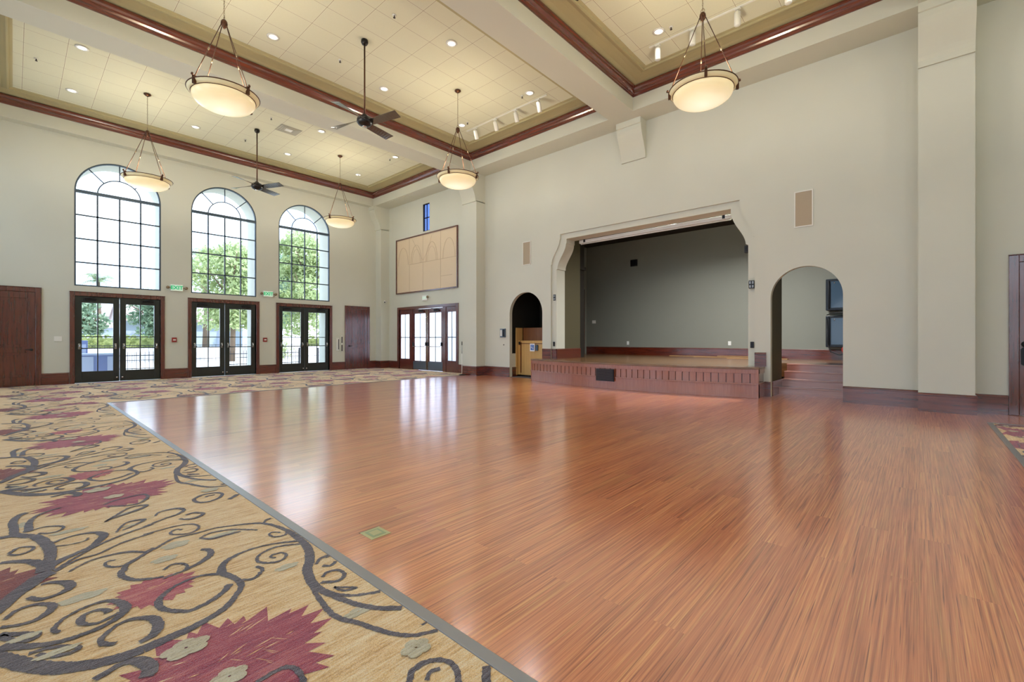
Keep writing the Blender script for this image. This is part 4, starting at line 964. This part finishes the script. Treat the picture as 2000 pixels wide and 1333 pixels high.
for x, y, lab in ((.33, 13.98, 'window-side coffer at its left end'), (4.67, 15.0, 'window-side coffer beyond the fan'), (4.68, 13.0, 'window-side coffer just before the fan'), (8.39, 13.04, 'window-side coffer right end, near row'), (8.40, 15.07, 'window-side coffer right end, far row'),
                  (4.72, 7.19, 'middle coffer on the near side of the fan'), (4.70, 9.21, 'middle coffer on the far side of the fan'), (8.41, 9.25, 'middle coffer near its right corner'), (8.40, 7.24, 'middle coffer beside the track spotlights'), (8.46, 3.52, 'nearest coffer above the upper right bowl lamp')):
    o = s0 if first else copy_tree(s0); first = False; o.location = (x, y, 7.2); tag(o, 'tiny dark fire sprinkler in the '+lab, 'sprinkler', 'ceiling fire sprinklers')
def spot(tx, ty):
    t = empty('track_spotlight')
    MB().box(-.03, .03, -.05, .05, -.05, -.02).build('adapter', 'white_metal', t); MB().tube([(0, 0, -.05), (0, 0, -.11)], .012, 8).build('stem', 'white_metal', t)
    m = MB(); d = Vector((tx, ty, -1)).normalized(); a = Vector((0, 0, -.10)); m.tube([a-d*.02, a, a+d*.22, a+d*.23], [.03, .055, .055, .05], 16); m.build('lamp_body', 'white_metal', t)
    return t
for (y0, y1, ys, nm, tilt) in ((6.75, 9.65, (9.30, 8.52, 7.78, 7.02), 'middle coffer', (.45, .1)), (1.0, 4.1, (3.92, 3.22, 2.42, 1.62), 'nearest coffer', (.05, .02))):
    o = MB().box(8.735, 8.775, y0, y1, 7.18, 7.2).build('track_rail', 'white_metal'); tag(o, 'white lighting track in the %s along the stage side' % nm, 'track rail', 'lighting tracks')
    sp = spot(*tilt)
    for i, y in enumerate(ys):
        q = sp if i == 0 else copy_tree(sp); q.location = (8.755, y, 7.2)
        tag(q, 'white track spotlight in the %s, %s from its far end' % (nm, ('first', 'second', 'third', 'fourth')[i]), 'spotlight', 'white track spotlights')
# square ceiling diffuser
t = thing('air_diffuser', 'square grey air diffuser in the window-side coffer ceiling', 'vent', (5.29, 13.40, 7.2))
m = MB()
for k, r in enumerate((.28, .22, .16)): m.ring([(0, 0), (.012, -.012), (.045, -.004), (.045, 0)], (-r, r, -r*.85, r*.85))
mat('vent_beige', (168, 164, 146), .5); m.build('louvres', 'vent_beige', t); MB().box(-.29, .29, -.25, .25, -.002, 0).build('frame', 'vent_beige', t); MB().box(-.09, .09, -.08, .08, -.012, -.004).build('centre_plate', 'white_metal', t)
o = MB().box(10.0, 10.3, 14.3, 15.6, 6.642, 6.65).build('soffit_grille', 'beam_cream'); tag(o, 'flush cream grille in the soffit near the high small window', 'vent')
# unseen lamps added over the stage to brighten its back wall
for x, y in ((11.95, 2.9), (11.95, 5.0)):
    t = thing('stage_fill_light', 'unseen round lamp added on the stage ceiling to brighten the stage, %s one' % ('right' if y < 3 else 'left'), 'fill light', (x, y, 4.84), 0, 'added stage fill lights')
    MB().lathe([(0, 0), (.12, 0), (.12, -.03), (.1, -.05), (.1, -.045), (0, -.045)], seg=24).build('housing', 'dark_metal', t)
    ld = bpy.data.lights.new('stage_fill_lamp', 'AREA'); ld.shape = 'DISK'; ld.size = .2; ld.energy = P_STAGE*(.3 if y > 4 else 1); ld.spread = math.radians(150); ld.color = (.95, .98, 1); lo = bpy.data.objects.new('stage_fill_lamp', ld); COL.objects.link(lo); lo.location = (x, y, 4.78)

# ================================================================== OUTSIDE
gr = MB().box(-60, 80, YW+.88, 130, -.2, -.06).build('ground', 'concrete'); gr['kind'] = 'structure'
g2 = MB().box(-60, XL-.35, -60, YW+.88, -.2, -.06).build('ground', 'concrete'); g2['kind'] = 'structure'
g3 = MB().box(15.8, 80, -60, YW+.88, -.2, -.06).build('ground', 'concrete'); g3['kind'] = 'structure'
# white garden wall with hedge above
def leaves(m, pts_fn, n, size, rnd):
    for _ in range(n):
        c = pts_fn(); a = Vector((rnd.uniform(-1, 1), rnd.uniform(-1, 1), rnd.uniform(-1, 1))).normalized(); b = a.orthogonal().normalized(); b.rotate(Matrix.Rotation(rnd.uniform(0, 6.28), 3, a))
        s = size*rnd.uniform(.6, 1.4); e = a.cross(b)
        m.add([c+b*s, c+e*s*.5, c-b*s, c-e*s*.5], [(0, 1, 2, 3)])
rnd = random.Random(11)
o = MB().box(-14, 34, 33.0, 33.2, -.06, .72).build('garden_wall', 'garden_wall_white'); tag(o, 'low white garden wall behind the terrace railing', 'garden wall')
for i, (x0, x1, lab) in enumerate(((-12, 6.6, 'clipped yellow green hedge seen through the first terrace door'), (14.6, 32, 'clipped yellow green hedge seen through the third terrace door'))):
    m = MB(); m.box(x0, x1, 33.4, 34.4, 0, 1.25); leaves(m, lambda: Vector((rnd.uniform(x0, x1), rnd.choice([33.38, 33.4, rnd.uniform(33.4, 34.4)]), rnd.uniform(.3, 1.42))), 5000, .09, rnd)
    tag(m.build('hedge', 'leaf_hedge'), lab, 'hedge', 'hedges')
m = MB(); m.box(2, 34, 34.9, 35.6, 0, 1.2)
# terrace railings
def railing(x0, x1, y, z1, lab):
    t = thing('terrace_railing', lab, 'railing', (x0, y, -.06), 0, 'black iron railings'); L = x1-x0
    m = MB()
    for z in (.12, z1-.12): m.box(0, L, -.015, .015, z-.015, z+.015)
    m.build('rails', 'iron', t)
    n = int(L/.13)+1
    for i in range(n):
        x = i*.13; pk = MB(); pk.tube([(x, 0, 0), (x, 0, z1), (x, 0, z1+.05)], [.008, .008, .001], 5); pk.build('picket', 'iron', t)
    for x in (0, L): MB().box(x-.03, x+.03, -.03, .03, 0, z1+.12).build('post', 'iron', t)
railing(2.55, 4.1, 22.5, .75, 'black iron railing outside the first terrace door'); railing(6.3, 9.6, 23.0, .72, 'black iron railing outside the second terrace door'); railing(11.0, 14.2, 24.0, .68, 'black iron railing outside the third terrace door')
# far picket fence line
t = thing('pool_fence', 'long thin dark fence standing before the white garden wall', 'fence', (-2, 31.5, -.06))
m = MB(); m.box(0, 26, -.01, .01, .9, .93); m.box(0, 26, -.01, .01, .1, .13)
for i in range(130): m.box(i*.2-.006, i*.2+.006, -.006, .006, 0, .95)
m.build('fence_panel', 'iron', t)
# utility boxes outside the first door
t = thing('utility_cabinet', 'tall narrow pale blue utility box outside the first terrace door', 'utility box', (1.45, 19.6, -.06)); MB().box(-.16, .14, 0, .35, 0, 1.22).build('housing', 'utility_blue', t, bevel=.02); MB().box(-.12, .1, -.01, 0, .1, 1.1).build('door', 'utility_pale', t)
t = thing('utility_cabinet', 'wide low blue utility box outside the first terrace door', 'utility box', (1.78, 18.9, -.06))
MB().box(-.5, .38, 0, .5, 0, .78).build('housing', 'utility_blue', t, bevel=.02); MB().box(-.5, -.12, -.01, 0, .05, .72).build('door', 'utility_pale', t); MB().box(.2, .38, -.01, 0, .05, .72).build('side_panel', 'utility_pale', t); MB().box(-.52, .40, -.02, .52, .76, .82).build('lid', 'utility_pale', t, bevel=.01)
# houses
def house(lab, x, y, w, d, zw, zr, wm='house_wall'):
    t = thing('garden_house', lab, 'house', (x, y, -.06)); MB().box(-w/2, w/2, 0, d, 0, zw).build('wall', wm, t)
    m = MB(); e = .5; m.prism([(-e, zw-.05), (d/2, zr), (d+e, zw-.05), (d+e, zw+.1), (d/2, zr+.15), (-e, zw+.12)], 'x', -w/2-.4, w/2+.4); m.build('roof', 'roof_tile', t)
    n = int(w/.32); m = MB()
    for i in range(n+1):
        xx = -w/2-.3+i*.32; m.tube([(xx, -e, zw+.10), (xx, d/2, zr+.13)], .08, 6)
    m.build('ridge_tiles', 'roof_tile', t)
    MB().box(w/2-1.8, w/2-1.0, -.04, 0, 0, 2.0).build('door', 'utility_pale', t)
    MB().lathe([(0, 0), (.12, 0), (.12, -.06), (0, -.08)], (-w*.05, 0, zw-.6), 12, 'y').build('wall_lamp', 'plastic_white', t)
house('pale blue house with a tiled roof seen through the second terrace door', 9.0, 41.5, 7.4, 5, 2.6, 3.7)
house('low house behind the hedge seen through the first terrace door', 3.6, 53, 6.0, 5, 2.3, 3.3)
# trees
def tree(lab, x, y, h, r, mt, n=5200, trunk=.16, low=.25, kind='garden_tree', seed=1):
    rr = random.Random(seed); t = thing(kind, lab, 'tree', (x, y, -.06), 0, 'trees outside the windows')
    m = MB(); m.tube([(0, 0, 0), (.05, 0, h*.3), (-.05, .05, h*.6), (0, 0, h*.85)], [trunk, trunk*.8, trunk*.5, .03], 8)
    for i in range(9):
        a = rr.uniform(0, 6.28); z = h*rr.uniform(.3, .6); m.tube([(0, 0, z), (math.cos(a)*r*.45, math.sin(a)*r*.45, z+h*.15), (math.cos(a)*r*.8, math.sin(a)*r*.8, z+h*.25)], [.06, .04, .015], 6)
    m.build('trunk', 'bark', t)
    bl = []
    for i in range(34):
        a = rr.uniform(0, 6.28); q = rr.uniform(0, .8)*r; zc = h*(low+(1-low)*rr.uniform(.12, .86)); k = 1-abs((zc/h-low)/(1-low)-.45)*.9
        bl.append((Vector((math.cos(a)*q*k, math.sin(a)*q*k, zc)), r*rr.uniform(.22, .42)))
    m = MB()
    def f():
        c, b = rr.choice(bl); d = Vector((rr.gauss(0, 1), rr.gauss(0, 1), rr.gauss(0, .8))).normalized(); return c+d*b*(rr.uniform(.3, 1)**.5)
    leaves(m, f, n, .10*max(1, r/2.2)*(y/28), rr); m.build('foliage', mt, t)
tree('broad leafy tree filling the lower part of the middle arched window', 8.35, 29.0, 6.9, 2.5, 'leaf_bright', 9000, seed=2)
tree('tall leafy tree filling the third arched window', 13.3, 31.0, 9.3, 2.4, 'leaf_bright', 11000, low=.12, seed=3)
tree('second leafy tree behind in the right part of the middle window', 14.2, 38.5, 8.6, 2.9, 'leaf_soft', 8000, seed=4)
tree('soft green tree seen through the left pane of the first terrace door', 2.5, 39, 4.5, 1.8, 'leaf_soft', 4200, seed=5)
tree('soft green tree seen through the right pane of the first terrace door', 6.7, 38.5, 4.7, 2.2, 'leaf_soft', 4600, seed=6)
tree('distant round tree just above the sill of the first arched window, right side', 10.4, 56, 6.9, 1.6, 'leaf_bright', 2600, seed=7)
tree('leafy tree behind the hedge in the right part of the third window', 21.5, 41, 9.5, 3.2, 'leaf_soft', 5200, low=.1, seed=8)
tree('bushy tree seen through the third terrace door', 18.6, 37.2, 4.2, 1.6, 'leaf_bright', 3600, low=.05, seed=9)
def palm(lab, x, y, h, L, seed):
    rr = random.Random(seed); t = thing('palm_tree', lab, 'palm tree', (x, y, -.06), 0, 'palms outside the windows'); MB().tube([(0, 0, 0), (.1, 0, h*.5), (0, 0, h)], [.22, .17, .14], 10).build('trunk', 'bark', t)
    m = MB()
    for i in range(26):
        a = 2*PI*i/26+rr.uniform(-.1, .1); el = rr.uniform(.1, 1.25); ux, uy = math.cos(a), math.sin(a); prev = None; P_ = []
        for k in range(9):
            u = k/8; rad = L*u*math.cos(el*.8)*.95; z = h+L*(math.sin(el)*u-.75*u*u); P_.append(Vector((ux*rad, uy*rad, z)))
        for k in range(1, 9):
            p = P_[k]; d = (P_[k]-P_[k-1]).normalized(); s = d.cross(Vector((0, 0, 1))).normalized()
            for q in (-1, 1):
                for j in (0, .5):
                    b = P_[k-1].lerp(p, j); tip = b+s*q*L*.24*(1-abs(k/8-.4))+d*L*.12-Vector((0, 0, L*.06)); m.add([b-d*.03, b+d*.05, tip], [(0, 1, 2)])
    m.build('fronds', 'palm_leaf', t)
palm('pale palm tree at the left edge of the middle arched window', 8.9, 36.6, 6.8, 2.3, 4)
palm('small distant palm low in the left corner of the first arched window', 5.6, 60.0, 7.0, 2.3, 5)
# bright shrub at the second door
m = MB(); leaves(m, lambda: Vector((rnd.gauss(0, .35), rnd.gauss(0, .3), min(1.5, abs(rnd.gauss(.75, .4))))), 1400, .06, rnd)
o = m.build('garden_shrub', 'leaf_hedge'); o.location = (10.9, 29.4, -.06); tag(o, 'yellow green shrub outside the second terrace door', 'shrub')
